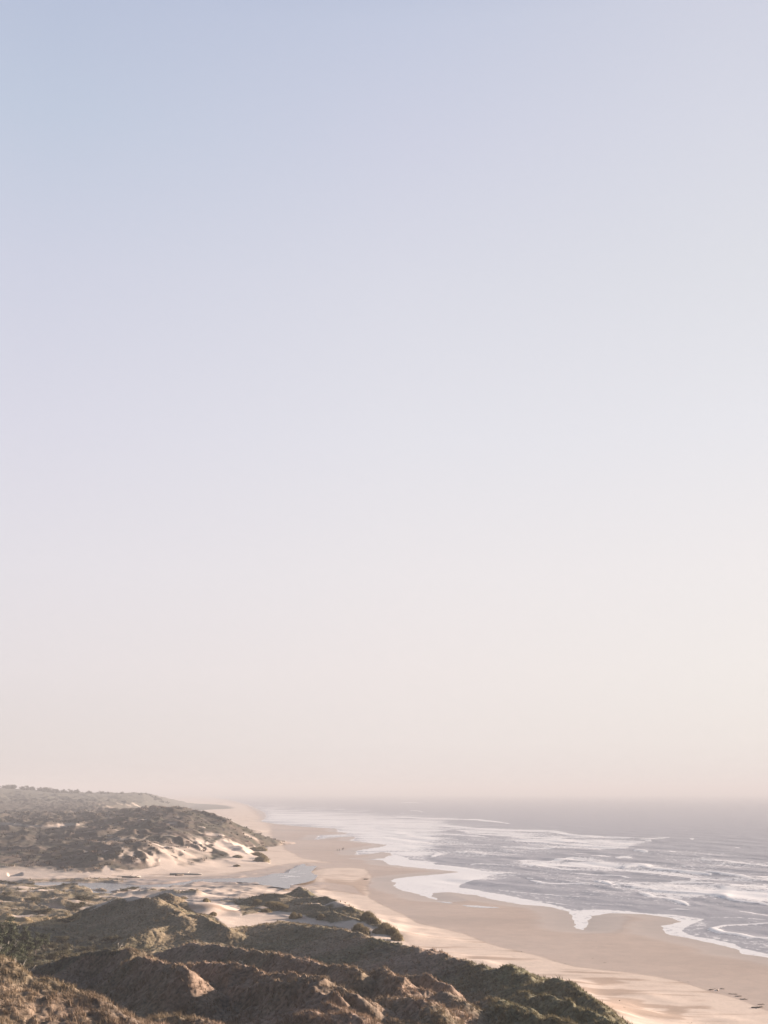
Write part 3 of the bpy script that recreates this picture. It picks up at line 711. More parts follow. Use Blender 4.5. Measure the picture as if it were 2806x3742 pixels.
sz = swell + bh * .6 * sst(0, -10, ssd)
sz = np.where(ssd > -15, sz * sst(0, -15, ssd), sz)
sco = np.stack([sx, sy, sz], 1)
SQ = grid_quads(len(rs), len(A2))
keep = (ssd[SQ].min(1) < np.clip(sr[SQ[:, 0]] * .012, 3, 60))
sub_mesh('sea', sco, SQ, keep, np.zeros((len(sx), 3)), {'foam_sheen': np.clip(foam_sheen, 0, 1)}, M_SEA, 'structure')

# ------------------------------------------------------------------ grass
def blades(px, py, pz, size, nb, colors, wid, lean=(-.35, .1), spread=.35, seg=2):
    n = len(px)
    P = np.repeat(np.stack([px, py, pz], 1), nb, 0)
    S = np.repeat(size, nb) * rng.uniform(.6, 1.15, n * nb)
    C = np.repeat(colors, nb, 0) * rng.uniform(.7, 1.3, (n * nb, 1))
    th = rng.uniform(0, 2 * np.pi, n * nb)
    rad = rng.uniform(0, 1, n * nb) ** .6 * np.repeat(size, nb) * spread
    bx = P[:, 0] + rad * np.cos(th); by = P[:, 1] + rad * np.sin(th)
    out = rng.uniform(.2, .75, n * nb)
    ox = np.cos(th) * out + lean[0]; oy = np.sin(th) * out + lean[1]
    wa = rng.uniform(0, np.pi, n * nb); w = np.repeat(wid, nb) if np.ndim(wid) else wid
    wx, wy = np.cos(wa) * w, np.sin(wa) * w
    z0 = P[:, 2] - .1
    if seg == 2:
        vs = [np.stack([bx - wx, by - wy, z0], 1), np.stack([bx + wx, by + wy, z0], 1),
              np.stack([bx + ox * S * .35 + wx * .7, by + oy * S * .35 + wy * .7, z0 + S * .62], 1),
              np.stack([bx + ox * S * .35 - wx * .7, by + oy * S * .35 - wy * .7, z0 + S * .62], 1),
              np.stack([bx + ox * S, by + oy * S, z0 + S * .95], 1)]
        k = 5; tri = np.array([[0, 1, 2], [0, 2, 3], [3, 2, 4]])
    else:
        vs = [np.stack([bx - wx, by - wy, z0], 1), np.stack([bx + wx, by + wy, z0], 1), np.stack([bx + ox * S * .8, by + oy * S * .8, z0 + S], 1)]
        k = 3; tri = np.array([[0, 1, 2]])
    co_ = np.stack(vs, 1).reshape(-1, 3)
    fc = (np.arange(n * nb)[:, None, None] * k + tri[None]).reshape(-1, 3)
    return co_, fc, np.repeat(C, k, 0)

def join(parts):
    cs, fs, cc = [], [], []; o = 0
    for a_, b_, c_ in parts:
        cs.append(a_); fs.append(b_ + o); cc.append(c_); o += len(a_)
    return np.concatenate(cs), np.concatenate(fs), np.concatenate(cc)

M_GRASS = leaf_material('marram_grass', True, trans=.12)
def scatter(r0, r1, dens, cond=None, amax=20.5):
    m = (RR > r0) & (RR < r1) & (np.abs(AA) < amax) & (vegf > .35)
    if cond is not None: m &= cond
    i = np.nonzero(m)[0]
    dr = np.gradient(R)
    cell = dr[i // NC] * RR[i] * math.radians(42 / 999)
    p = np.clip(dens * cell * vegf[i] * (.35 + 1.3 * sst(.25, .8, tus0[i])), 0, 1)
    i = i[rng.random(len(i)) < p]
    return i
parts = []
def gcol(i, k=1.0):
    c = COL[i] * k
    c = c * (1 - .25 * vegf[i][:, None]) + .25 * np.array([.20, .155, .10])[None]
    return np.clip(c * 1.2, 0.01, 1)
for (r0, r1, dens, nb, s0, s1, wd, seg) in ((72, 135, 4.2, 10, .30, .66, .022, 2), (135, 215, 2.2, 9, .26, .60, .032, 2), (215, 345, .6, 8, .30, .65, .06, 1), (345, 560, .12, 9, .4, .8, .10, 1)):
    i = scatter(r0, r1, dens)
    clump = fbm(X[i], Y[i], 5, 2, 301)
    sz_ = rng.uniform(s0, s1, len(i)) * (1 + .45 * clump) * np.where(rng.random(len(i)) < .04, 1.4, 1.0)
    parts.append(blades(X[i], Y[i], Z[i], sz_, nb, gcol(i), wd, seg=seg))
    print('tufts', r0, len(i))
gc, gf, gcc = join(parts)
me = mesh_from('dune_grass', gc, gf, gcc, smooth=False); me.materials.append(M_GRASS)
go = bpy.data.objects.new('dune_grass', me); col.objects.link(go); go['kind'] = 'stuff'
go['label'] = 'tan and green beach grass covering the dunes'

# low scrub on the distant dunes: clumps nobody could count
i = scatter(560, 1300, .010, cond=(UP > 1.5))
def lumps(i, smin, smax, nb):
    s = rng.uniform(smin, smax, len(i))
    return blades(X[i], Y[i], Z[i], s, nb, np.clip(COL[i] * .95, .02, 1), .28, spread=1.1, seg=1)
lc, lf, lcc = join([lumps(i, .6, 1.5, 14)])
print('scrub', len(i))
me = mesh_from('scrub_undergrowth', lc, lf, lcc, smooth=False); me.materials.append(M_GRASS)
so = bpy.data.objects.new('scrub_undergrowth', me); col.objects.link(so); so['kind'] = 'stuff'
so['label'] = 'low scrub covering the hazy dunes beyond the creek'

# ------------------------------------------------------------------ countable things
def tag(o, label, cat, group=None):
    o['label'] = label; o['category'] = cat
    if group: o['group'] = group
    return o

def empty(name, loc, rz=0, s=1.0):
    o = bpy.data.objects.new(name, None); col.objects.link(o)
    o.location = loc; o.rotation_euler = (0, 0, rz); o.scale = (s, s, s); o.empty_display_size = .2
    return o

def link(name, me, parent=None, loc=None):
    o = bpy.data.objects.new(name, me); col.objects.link(o)
    if parent: o.parent = parent
    if loc: o.location = loc
    return o

def dup(root, loc, rz, s=1.0, sz=None):
    r = root.copy(); col.objects.link(r); r.location = loc; r.rotation_euler = (0, 0, rz); r.scale = (s, s, s if sz is None else sz)
    for ch in list(root.children):
        c = ch.copy(); col.objects.link(c); c.parent = r
        for g in ch.children:
            d = g.copy(); col.objects.link(d); d.parent = c
    return r

def tube(paths, sides=7):
    """paths: lists of (Vector, radius); one mesh"""
    vs, fs = [], []
    for path in paths:
        prev = None
        for k, (p, r) in enumerate(path):
            q = path[min(k + 1, len(path) - 1)][0] - path[max(k - 1, 0)][0]
            q = q.normalized() if q.length > 1e-6 else Vector((0, 0, 1))
            a = q.orthogonal().normalized(); b = q.cross(a)
            if prev is not None and a.dot(prev) < 0: a, b = -a, -b
            base = len(vs)
            for s in range(sides):
                t = 2 * math.pi * s / sides
                vs.append(p + a * (math.cos(t) * r) + b * (math.sin(t) * r))
            if k:
                for s in range(sides):
                    fs.append((base - sides + s, base - sides + (s + 1) % sides, base + (s + 1) % sides, base + s))
            prev = a
        fs.append(tuple(range(base, base + sides)))
        fs.append(tuple(reversed(range(base - sides * (len(path) - 1), base - sides * (len(path) - 2)))))
    me = bpy.data.meshes.new('limbs'); me.from_pydata([tuple(v) for v in vs], [], fs); me.update()
    for p in me.polygons: p.use_smooth = True
    return me

M_BARK = plain('grey_bark', (.16, .13, .11)); M_BLEACH = plain('bleached_wood', (.55, .50, .44)); M_DRIFT = plain('driftwood', (.30, .24, .19))
M_NEEDLE = leaf_material('shore_pine_needles', False, (.075, .085, .05), .2)
M_SHRUB = leaf_material('salal_leaves', False, (.11, .10, .06), .2)
M_FARTREE = leaf_material('far_pine_needles', False, (.05, .06, .045), .1)

def limb(rnd, p, d, length, r, depth, out, tips, bend=.35):
    path = [(p.copy(), r)]; n = 5
    for k in range(n):
        d = (d + Vector((rnd.uniform(-bend, bend), rnd.uniform(-bend, bend), rnd.uniform(-.1, .22)))).normalized()
        p = p + d * (length / n); path.append((p.copy(), r * (1 - .75 * (k + 1) / n)))
        if depth > 0 and k >= 1:
            for _ in range(rnd.choice((1, 2))):
                dd = (d + Vector((rnd.uniform(-1, 1), rnd.uniform(-1, 1), rnd.uniform(-.1, .6)))).normalized()
                limb(rnd, p, dd, length * rnd.uniform(.4, .62), r * .5, depth - 1, out, tips, bend)
    tips.append(p.copy()); out.append(path)

def leaf_mesh(centers, count, rad, size, seed):
    g = np.random.default_rng(seed)
    c = np.array([list(p) for p in centers])
    k = g.integers(0, len(c), count)
    d = g.normal(size=(count, 3)); d /= np.linalg.norm(d, axis=1)[:, None]
    pos = c[k] + d * (g.random(count) ** .4)[:, None] * rad * np.array([1, 1, .62])
    a = g.normal(size=(count, 3)); a /= np.linalg.norm(a, axis=1)[:, None]
    b = np.cross(a, d); b /= np.linalg.norm(b, axis=1)[:, None] + 1e-6
    s = size * g.uniform(.6, 1.4, count)[:, None]
    v = np.stack([pos - a * s * .5 - b * s * .3, pos + a * s * .5 - b * s * .3, pos + b * s * .6], 1).reshape(-1, 3)
    f = np.arange(count * 3).reshape(-1, 3)
    me = mesh_from('leaves', v, f, smooth=False)
    return me

def make_tree(name, seed, h, spread, leaves, lrad, lsize, mleaf, flat=.5, stems=1):
    rnd = random.Random(seed)
    root = empty(name, (0, 0, 0))
    paths, tips = [], []
    for s in range(stems):
        d = Vector((rnd.uniform(-.35, .35), rnd.uniform(-.35, .35), 1)).normalized()
        limb(rnd, Vector((rnd.uniform(-.2, .2) * stems, rnd.uniform(-.2, .2) * stems, -.3)), d, h * .85, .035 * h, 2, paths, tips)
    me = tube(paths, 5); me.materials.append(M_BARK)
    link('trunk', me, root)
    tp = []
    for t in tips:
        if t.z > h * .22: tp.append(Vector((t.x * spread, t.y * spread, t.z)))
    me = leaf_mesh(tp, leaves, lrad, lsize, seed); me.materials.append(mleaf)
    link('crown', me, root)
    return root

def ground(u, v, z0):
    x, y = G(u, v, z0)
    for _ in range(8):
        z0 = height_at(x, y); x, y = G(u, v, z0)
    return x, y, height_at(x, y)

def at(u, d):
    a = math.radians(ang(u)); x, y = d * math.sin(a), d * math.cos(a)
    return x, y, height_at(x, y)

# shore pines and bushes in the hollow at the left
protoP = [make_tree('shore_pine', 11 + k, 4.2, 1.15, 2600, .75, .26, M_NEEDLE, stems=1 + k % 2) for k in range(3)]
protoB = [make_tree('shrub', 31 + k, 2.0, 1.5, 1800, .6, .2, M_SHRUB, stems=3) for k in range(3)]
used = set()
def put(protos, k, loc, rz, s, label, cat, group, sz=None):
    p = protos[k % len(protos)]
    if p.name not in used:
        used.add(p.name); p.location = loc; p.rotation_euler = (0, 0, rz); p.scale = (s, s, s if sz is None else sz); o = p
    else:
        o = dup(p, loc, rz, s, sz)
    return tag(o, label, cat, group)
rt = random.Random(5)
PINES = [(-60,262,1.1),(-20,245,1.0),(15,280,1.25),(45,268,1.0),(20,238,.9),(75,285,1.3),(100,262,.85),(60,250,.85),(125,288,.9),(-40,295,1.2),(-90,250,1.2),(110,240,.7),(150,268,.75),(85,228,.7),(-15,222,.8),(45,215,.6),(175,285,.7),(-120,280,1.2)]
for k, (u, d, s) in enumerate(PINES):
    x, y, z = at(u, d)
    lab = 'tall dark pine at the left edge, crown against the ochre grass flat' if k == 5 else 'dark shore pine in the thicket of the shaded hollow at left'
    put(protoP, k, (x, y, z), rt.uniform(0, 6.28), s, lab, 'tree', 'shore pines in the left hollow')
for k in range(46):
    u = rt.uniform(60, 470); d = rt.uniform(212, 300)
    x, y, z = at(u, d); 
    sr_ = d < 250
    put(protoB, k, (x, y, z - .2), rt.uniform(0, 6.28), rt.uniform(.5, 1.0), 'low grey-green bush in the scrubby hollow behind the front dunes', 'bush', 'bushes in the scrubby hollow', rt.uniform(.4, .75))
# bushes dotted over the marshy flat
FLAT = [(172,3338,.9),(150,3340,.8),(205,3360,.45),(225,3366,.6),(248,3369,.5),(262,3367,.4),(20,3285,.8),(130,3296,1.0),(105,3298,.8),(290,3290,1.0),(320,3292,.9),(265,3322,1.0),(290,3325,1.1),(60,3272,.6),(480,3252,.8),(455,3256,.7),(515,3262,.6),(240,3238,.8),(270,3236,.7),(40,3220,.9),(5,3218,.9),(110,3222,.8),(75,3220,.8)]
for k, (u, v, s) in enumerate(FLAT):
    x, y, z = ground(u, v, 2.5)
    put(protoB, k, (x, y, z - .15), rt.uniform(0, 6.28), s * 1.25, 'dark low bush on the marshy flat beside the creek', 'bush', 'bushes on the marshy flat', s * .7)

# bare bleached trees
def make_snag(seed, h, fork=2):
    rnd = random.Random(seed); paths, tips = [], []
    root = empty('dead_tree', (0, 0, 0))
    tr = [(Vector((0, 0, -.3)), .2)]; p = Vector((0, 0, -.3))
    for k in range(4):
        p = p + Vector((rnd.uniform(-.12, .12), rnd.uniform(-.1, .1), h * .14)); tr.append((p.copy(), (.2 - .02 * k)))
    me = tube([tr], 6); me.materials.append(M_BLEACH); link('trunk', me, root)
    for s in range(fork):
        out = []
        sgn = 1 if s % 2 else -1
        limb(rnd, p - Vector((0, 0, .1 * s)), Vector((sgn * rnd.uniform(.4, .8), rnd.uniform(-.3, .3), 1)).normalized(), h * .55, .15, 1, out, tips, .3)
        me = tube(out, 5); me.materials.append(M_BLEACH); link('limb', me, root)
    return root
SNAG = [(60,3432,3.9,2,'tallest pale bare forked tree among the dark pines at far left'),(40,3448,3.6,3,'pale bare tree with a thin twiggy top left of the forked one'),(101,3532,4.0,3,'pale bare tree low in the dark hollow above the lit front dune'),
        (67,3520,3.0,2,'small bleached snag left of the bare tree in the dark hollow'),(446,3420,1.8,2,'small bare snag on the brown scrub under the dark mound'),(890,3468,2.2,3,'tiny bare twiggy tree standing on the middle dune crest')]
for k, (u, v, h, fk, lab) in enumerate(SNAG):
    dd = [262, 250, 196, 205, 275, 199][k]
    x, y, z = at(u, dd)
    t = make_snag(70 + k, h, fk); t.location = (x, y, z); t.rotation_euler = (0, 0, 0)
    tag(t, lab, 'dead tree')

# pines along the far skyline
protoF = [make_tree('pine_tree', 91 + k, 7.0, 1.7, 1500, 2.0, .9, M_FARTREE, stems=2) for k in range(3)]
rt = random.Random(9)
for k in range(90):
    u = rt.uniform(-80, 640) if k > 40 else rt.uniform(-80, 290)
    d = 2490 + rt.uniform(-90, 40)
    x, y, z = at(u, d)
    put(protoF, k, (x, y, z - 3.4), rt.uniform(0, 6.28), rt.uniform(.6, 1.15) * (1 if u < 290 else .75), 'small hazy pine on the skyline of the far hill', 'tree', 'pines along the hill skyline')

# grass-topped hummocks on the dune sand
M_HUM = leaf_material('hummock_grass', True, trans=.2)
def make_hummock(name, seed, w, h):
    g = np.random.default_rng(seed)
    nr_, na = 14, 28
    th = np.linspace(0, 2 * np.pi, na, endpoint=False); t = np.linspace(0, 1, nr_)
    T, TH = np.meshgrid(t, th, indexing='ij')
    rad = T * w * .5 * (1 + .22 * np.sin(2 * TH + seed) + .14 * np.sin(5 * TH + 2 * seed) + .08 * np.sin(9 * TH))
    zz = h * .85 * np.sqrt(np.maximum(1 - T ** 2.4, 0)) - .25 * T ** 6
    x_ = rad * np.cos(TH); y_ = rad * np.sin(TH)
    x_ = x_.astype(F32).ravel(); y_ = y_.astype(F32).ravel()
    zz = zz.ravel() + .38 * fbm(x_ + 40 * seed, y_, 1.2, 3, 9) * (T.ravel() < .97)
    i_ = np.arange(nr_ - 1)[:, None] * na + np.arange(na)[None]
    j_ = np.arange(nr_ - 1)[:, None] * na + (np.arange(na)[None] + 1) % na
    q = np.stack([i_, j_, j_ + na, i_ + na], -1).reshape(-1, 4)
    c1 = np.tile(np.array([[.24, .20, .12]]), (len(x_), 1)) * (1 + .3 * fbm(x_, y_, .8, 2, 4)[:, None])
    root = empty(name, (0, 0, 0))
    me = mesh_from('mound', np.stack([x_, y_, zz], 1), q, c1); me.materials.append(M_HUM); link('mound', me, root)
    k_ = g.integers(0, len(x_), 420)
    bc, bf, bcc = blades(x_[k_], y_[k_], zz[k_], g.uniform(.4, 1.15, 420), 7, c1[k_] * g.uniform(.7, 1.5, (420, 1)), .045, seg=1)
    me = mesh_from('grass', bc, bf, bcc, smooth=False); me.materials.append(M_HUM); link('grass', me, root)
    return root
protoH = [make_hummock('grass_hummock', 3 + k, 4.2, 2.0) for k in range(3)]
HUM = [(1071,3354,.55,.8),(1095,3352,.45,.5),(1174,3377,.5,.55),(1310,3380,.9,1.0),(1332,3388,.8,.85),(1342,3366,1.0,1.0),(1368,3374,.8,.8),(1374,3392,.55,.55),(1408,3408,1.1,1.05),(1402,3416,.5,.5),(1438,3422,.8,.9),(1452,3436,.7,.8),
       (760,3312,.5,.6),(779,3318,.45,.5),(752,3321,.5,.5),(972,3335,.7,.6),(940,3305,.8,.6),(1012,3320,1.3,1.0),(990,3314,.9,.8),(1030,3326,.9,.8),(670,3276,.8,.6),(700,3272,.6,.5),(560,3262,.8,.6),(595,3260,.9,.6),
       (955,3148,1.7,1.3),(940,3126,1.8,1.2),(952,3110,1.8,1.2),(962,3138,1.2,.9),(930,3108,1.6,1.0),(865,3158,.8,.5),(868,3134,1.2,.7)]
HL = {0:'round grassy hummock alone on bright dune sand, with a smaller one at its side',2:'small grassy knob poking above the long dark dune crest',8:'largest round grass hummock where the sand runs out to the beach',24:'tall dark hummock casting a long shadow at the tip of the far dune'}
for k, (u, v, s, sz_) in enumerate(HUM):
    x, y, z = ground(u, v, 6 if v > 3240 else 4)
    far_ = v < 3200
    g_ = 'hummocks at the tip of the far dune' if far_ else 'grass hummocks on the dune sand'
    lab = HL.get(k, 'small dark hummock beside others at the tip of the far dune' if far_ else 'small round grass hummock among others on the pale dune sand')
    put(protoH, k, (x, y, z - .25), rt.uniform(0, 6.28), s, lab, 'grass hummock', g_, sz_)

# driftwood
def make_log(name, seed, length, r, forks=1):
    rnd = random.Random(seed); root = empty(name, (0, 0, 0))
    p = Vector((-length / 2, 0, r * .6)); path = [(p.copy(), r * .8)]
    for k in range(6):
        p = p + Vector((length / 6, rnd.uniform(-.08, .08) * length * .3, rnd.uniform(-.03, .04))); path.append((p.copy(), r * (1.05 - .1 * k)))
    me = tube([path], 8); me.materials.append(M_DRIFT if seed % 2 else M_BLEACH); link('log', me, root)
    for f in range(forks):
        q = path[3 + f % 3][0]; out = []
        limb(rnd, q, Vector((rnd.uniform(.3, .8), rnd.uniform(-1, 1), .12)).normalized(), length * .3, r * .5, 0, out, [], .12)
        me = tube(out, 6); me.materials.append(M_DRIFT if seed % 2 else M_BLEACH); link('branch', me, root)
    return root
LOGS = [(679,3197,15,.55,1,.1,'long pale bleached log at the foot of the sandy bluff by the creek'),(655,3200,4,.5,2,.5,'dark stump lying at the left end of the pale log'),
 (460,3204,8,.35,2,.3,'grey driftwood log leftmost of the pile below the bluffs'),(478,3207,9,.4,2,-.3,'dark forked driftwood in the middle of the pile below the bluffs'),(494,3206,6,.3,1,.9,'short pale driftwood at the right end of the pile below the bluffs'),
 (2600,3618,1.2,.09,2,.2,'first dark scrap of driftwood on the damp sand tideline'),(2622,3619,1.3,.13,3,1.2,'knotted dark driftwood clump on the damp sand tideline'),(2640,3614,.9,.06,1,-.4,'thin driftwood twig just above the knotted clump'),
 (2678,3633,1.7,.07,1,-.25,'long thin driftwood stick lying along the tideline'),(2698,3641,1.4,.08,2,.1,'short driftwood stick right of the long thin one'),(2718,3652,1.5,.08,1,-.1,'small lone driftwood piece at the lower end of the tideline'),
 (2768,3683,2.4,.14,4,.15,'large dark branching driftwood at the right edge of the beach'),(2782,3671,1.6,.07,1,.3,'thin driftwood stick above the large branching piece'),(1338,3214,2.4,.25,1,.2,'small dark driftwood alone on sand right of the creek mouth')]
for k, (u, v, ln, r_, fk, rz, lab) in enumerate(LOGS):
    x, y, z = ground(u, v, 2.0)
    o = make_log('driftwood', 200 + k * 2 + (0 if k in (0, 2, 4) else 1), ln, r_, fk); o.location = (x, y, z); o.rotation_euler = (0, 0, rz)
    tag(o, lab, 'driftwood', 'driftwood washed up on the sand')

# scraps of wrack along the strandline
wi = np.nonzero((edge_ > .55) & (RR > 190) & (RR < 420) & (np.abs(AA) < 21) & (UP < .5))[0]
wi = wi[rng.random(len(wi)) < .006]
wi2 = np.nonzero((RR > 200) & (RR < 330) & (np.abs(AA) < 21) & (UP < .5) & (SD > 25))[0]
wi2 = wi2[rng.random(len(wi2)) < .0004]
wi = np.concatenate([wi, wi2]); print('wrack', len(wi))
wc, wf_, wcc = blades(X[wi], Y[wi], Z[wi] + .06, rng.uniform(.06, .2, len(wi)), 6, np.tile(np.array([[.09, .07, .055]]), (len(wi), 1)), .06, spread=2.2, seg=1)
me = mesh_from('beach_debris', wc, wf_, wcc, smooth=False); me.materials.append(M_GRASS)
wo = bpy.data.objects.new('beach_debris', me); col.objects.link(wo); wo['kind'] = 'stuff'; wo['label'] = 'small dark scraps of weed and twigs on the sand'

# ------------------------------------------------------------------ four walkers
M_SKIN = plain('skin', (.42, .27, .2), .6, .08)
def make_person(jacket, trousers, hairc, step):
    import bmesh
    root_me = bpy.data.meshes.new('person')
    s = step
    J = {'pel': (0, 0, .95), 'wa': (0, 0, 1.1), 'ch': (0, .0, 1.32), 'nk': (0, .01, 1.48), 'hb': (0, .02, 1.56), 'hc': (0, .03, 1.66), 'ht': (0, .02, 1.74), 'no': (0, .115, 1.635),
         'hl': (-.1, 0, .92), 'kl': (-.11, .14 * s, .5), 'al': (-.11, .20 * s - .08, .09), 'tl': (-.12, .20 * s + .12, .03),
         'hr': (.1, 0, .92), 'kr': (.11, -.04 * s, .5), 'ar': (.11, -.30 * s, .12), 'tr': (.12, -.30 * s + .17, .03),
         'sl': (-.19, 0, 1.42), 'el': (-.25, -.08 * s, 1.14), 'wl': (-.25, .05 * s + .06, .9),
         'sr': (.19, 0, 1.42), 'er': (.25, .06 * s, 1.14), 'wr': (.25, .22 * s + .04, .92)}
    Rr = {'pel': .15, 'wa': .125, 'ch': .16, 'nk': .06, 'hb': .075, 'hc': .1, 'ht': .06, 'no': .02, 'hl': .095, 'kl': .062, 'al': .042, 'tl': .035, 'hr': .095, 'kr': .062, 'ar': .042, 'tr': .035,
          'sl': .065, 'el': .047, 'wl': .03, 'sr': .065, 'er': .047, 'wr': .03}
    E = [('pel','wa'),('wa','ch'),('ch','nk'),('nk','hb'),('hb','hc'),('hc','ht'),('hc','no'),('pel','hl'),('hl','kl'),('kl','al'),('al','tl'),('pel','hr'),('hr','kr'),('kr','ar'),('ar','tr'),
         ('ch','sl'),('sl','el'),('el','wl'),('ch','sr'),('sr','er'),('er','wr')]
    for sd_, w in (('l', 'wl'), ('r', 'wr')):
        x0, y0, z0 = J[w]; J['m' + sd_] = (x0, y0 + .02, z0 - .07); Rr['m' + sd_] = .028; E.append((w, 'm' + sd_))
        for f in range(4):
            a_ = 'f%s%d' % (sd_, f); b_ = 'g%s%d' % (sd_, f)
            J[a_] = (x0, y0 - .02 + .022 * f, z0 - .12 - .006 * (f in (1, 2))); J[b_] = (x0 + (.01 if sd_ == 'l' else -.01), y0 - .015 + .022 * f, z0 - .165 - .01 * (f in (1, 2)))
            Rr[a_] = .009; Rr[b_] = .008; E += [('m' + sd_, a_), (a_, b_)]
        a_ = 't' + sd_ + 'h'; J[a_] = (x0 + (.02 if sd_ == 'l' else -.02), y0 + .06, z0 - .1); Rr[a_] = .01; E.append((w, a_))
    names = list(J)
    root_me.from_pydata([J[n] for n in names], [(names.index(a), names.index(b)) for a, b in E], [])
    o = bpy.data.objects.new('person', root_me); col.objects.link(o)
    bm = bmesh.new(); bm.from_mesh(root_me); lay = bm.verts.layers.skin.verify(); bm.verts.ensure_lookup_table()
    for i_, n in enumerate(names):
        bm.verts[i_][lay].radius = (Rr[n], Rr[n]); bm.verts[i_][lay].use_root = (i_ == 0)
    bm.to_mesh(root_me); bm.free()
    mo = o.modifiers.new('Skin', 'SKIN'); mo.use_smooth_shade = True
    ms = o.modifiers.new('Subsurf', 'SUBSURF'); ms.levels = 1; ms.render_levels = 1
    dg = bpy.context.evaluated_depsgraph_get()
    ev = o.evaluated_get(dg); nm = bpy.data.meshes.new_from_object(ev)
    o.modifiers.clear(); o.data = nm
    nm.materials.clear()
    for m_ in (M_SKIN, jacket, trousers): nm.materials.append(m_)
    for p in nm.polygons:
        c = p.center; p.use_smooth = True
        p.material_index = 2 if c.z < .98 and abs(c.x) < .2 else (1 if c.z < 1.5 and c.z > .93 else 0)
    # hair cap, one part
    bm = bmesh.new(); bmesh.ops.create_uvsphere(bm, u_segments=14, v_segments=9, radius=.118)
    for v_ in list(bm.verts):
        if v_.co.z < -.05 and v_.co.y > -.02: bm.verts.remove(v_)
    for v_ in bm.verts: v_.co.z = v_.co.z * 1.0
    hm = bpy.data.meshes.new('hair'); bm.to_mesh(hm); bm.free(); hm.materials.append(hairc)
    for p in hm.polygons: p.use_smooth = True
    h_ = link('hair', hm, o, (0, -.005, 1.685))
    return o
C_ = {n: plain('cloth_' + n, c, .8, .15) for n, c in {'navy': (.03, .04, .07), 'charcoal': (.05, .05, .055), 'rust': (.14, .06, .04), 'olive': (.07, .07, .04), 'denim': (.05, .07, .12), 'hair': (.04, .028, .02)}.items()}
PPL = [(1232,3111.5,'navy','charcoal',1.0,.5,'person in dark clothes walking on the wet sand, first from the left of four'),
       (1239,3111,'olive','denim',-.8,.2,'person in muted clothes walking on the wet sand, second from the left'),
       (1250,3108.5,'charcoal','charcoal',.9,2.9,'darkest walker, left of the close pair on the wet sand'),
       (1254,3107,'rust','denim',-1.0,3.2,'person in brownish top, right of the close pair on the wet sand')]
for (u, v, j, t, s, rz, lab) in PPL:
    x, y, z = ground(u, v, .5)
    o = make_person(C_[j], C_[t], C_['hair'], s); o.location = (x, y, z - .02); o.rotation_euler = (0, 0, rz)
    tag(o, lab, 'person', 'walkers on the wet sand')

# ------------------------------------------------------------------ haze
hb = 31500.0
vs = [(-hb, -hb, -6), (hb, -hb, -6), (hb, hb, -6), (-hb, hb, -6), (-hb, -hb, 95), (hb, -hb, 95), (hb, hb, 95), (-hb, hb, 95)]
me = bpy.data.meshes.new('haze'); me.from_pydata(vs, [], [(3, 2, 1, 0), (4, 5, 6, 7), (0, 1, 5, 4), (1, 2, 6, 5), (2, 3, 7, 6), (3, 0, 4, 7)]); me.update()
m = bpy.data.materials.new('sea_haze'); m.use_nodes = True; nt = m.node_tree
nt.nodes.remove(nt.nodes['Principled BSDF'])
pv_ = nt.nodes.new('ShaderNodeVolumePrincipled'); pv_.inputs['Color'].default_value = (.655, .675, .735, 1); pv_.inputs['Density'].default_value = 2.8e-4
pv_.inputs['Anisotropy'].default_value = 0.0
nt.links.new(pv_.outputs[0], nt.nodes['Material Output'].inputs['Volume'])
me.materials.append(m)
ho = bpy.data.objects.new('haze', me); col.objects.link(ho); ho['kind'] = 'stuff'; ho['label'] = 'pale sea haze over the coast'

# ------------------------------------------------------------------ light
SUN_AZ, SUN_EL = math.radians(62), math.radians(10.5)     # azimuth clockwise from the view direction
sd_ = Vector((math.sin(SUN_AZ) * math.cos(SUN_EL), math.cos(SUN_AZ) * math.cos(SUN_EL), math.sin(SUN_EL)))
sl = bpy.data.lights.new('sun', 'SUN'); sl.energy = 5.0; sl.angle = math.radians(.6); sl.color = (1, .80, .65)
so = bpy.data.objects.new('sun', sl); col.objects.link(so); so.rotation_euler = (-sd_).to_track_quat('-Z', 'Y').to_euler(); so.location = (0, 0, 200)

w = bpy.data.worlds.new('World'); sc.world = w; w.use_nodes = True
nt = w.node_tree; N = nt.nodes; bg = N['Background']
sky = N.new('ShaderNodeTexSky'); sky.sky_type = 'NISHITA'; sky.sun_disc = False; sky.sun_elevation = SUN_EL; sky.sun_rotation = SUN_AZ
sky.altitude = 40; sky.air_density = 1.0; sky.dust_density = 2.0; sky.ozone_density = 1.5
def srgb(c):
    return tuple((x / 255 / 12.92 if x / 255 <= .04045 else ((x / 255 + .055) / 1.055) ** 2.4) for x in c) + (1,)
tc = N.new('ShaderNodeTexCoord'); sp = N.new('ShaderNodeSeparateXYZ'); L(nt, tc.outputs['Generated'], sp.inputs[0])
def M(op, a, b=None, c=None):
    n = N.new('ShaderNodeMath'); n.operation = op
    for i_, q in enumerate((a, b, c)):
        if q is None: continue
        if isinstance(q, (int, float)): n.inputs[i_].default_value = q
        else: L(nt, q, n.inputs[i_])
    return n.outputs[0]
elev = M('MULTIPLY', M('ARCSINE', sp.outputs['Z']), 180 / math.pi)
azim = M('MULTIPLY', M('ARCTAN2', sp.outputs['X'], sp.outputs['Y']), 180 / math.pi)
fe = M('DIVIDE', elev, 90.0)
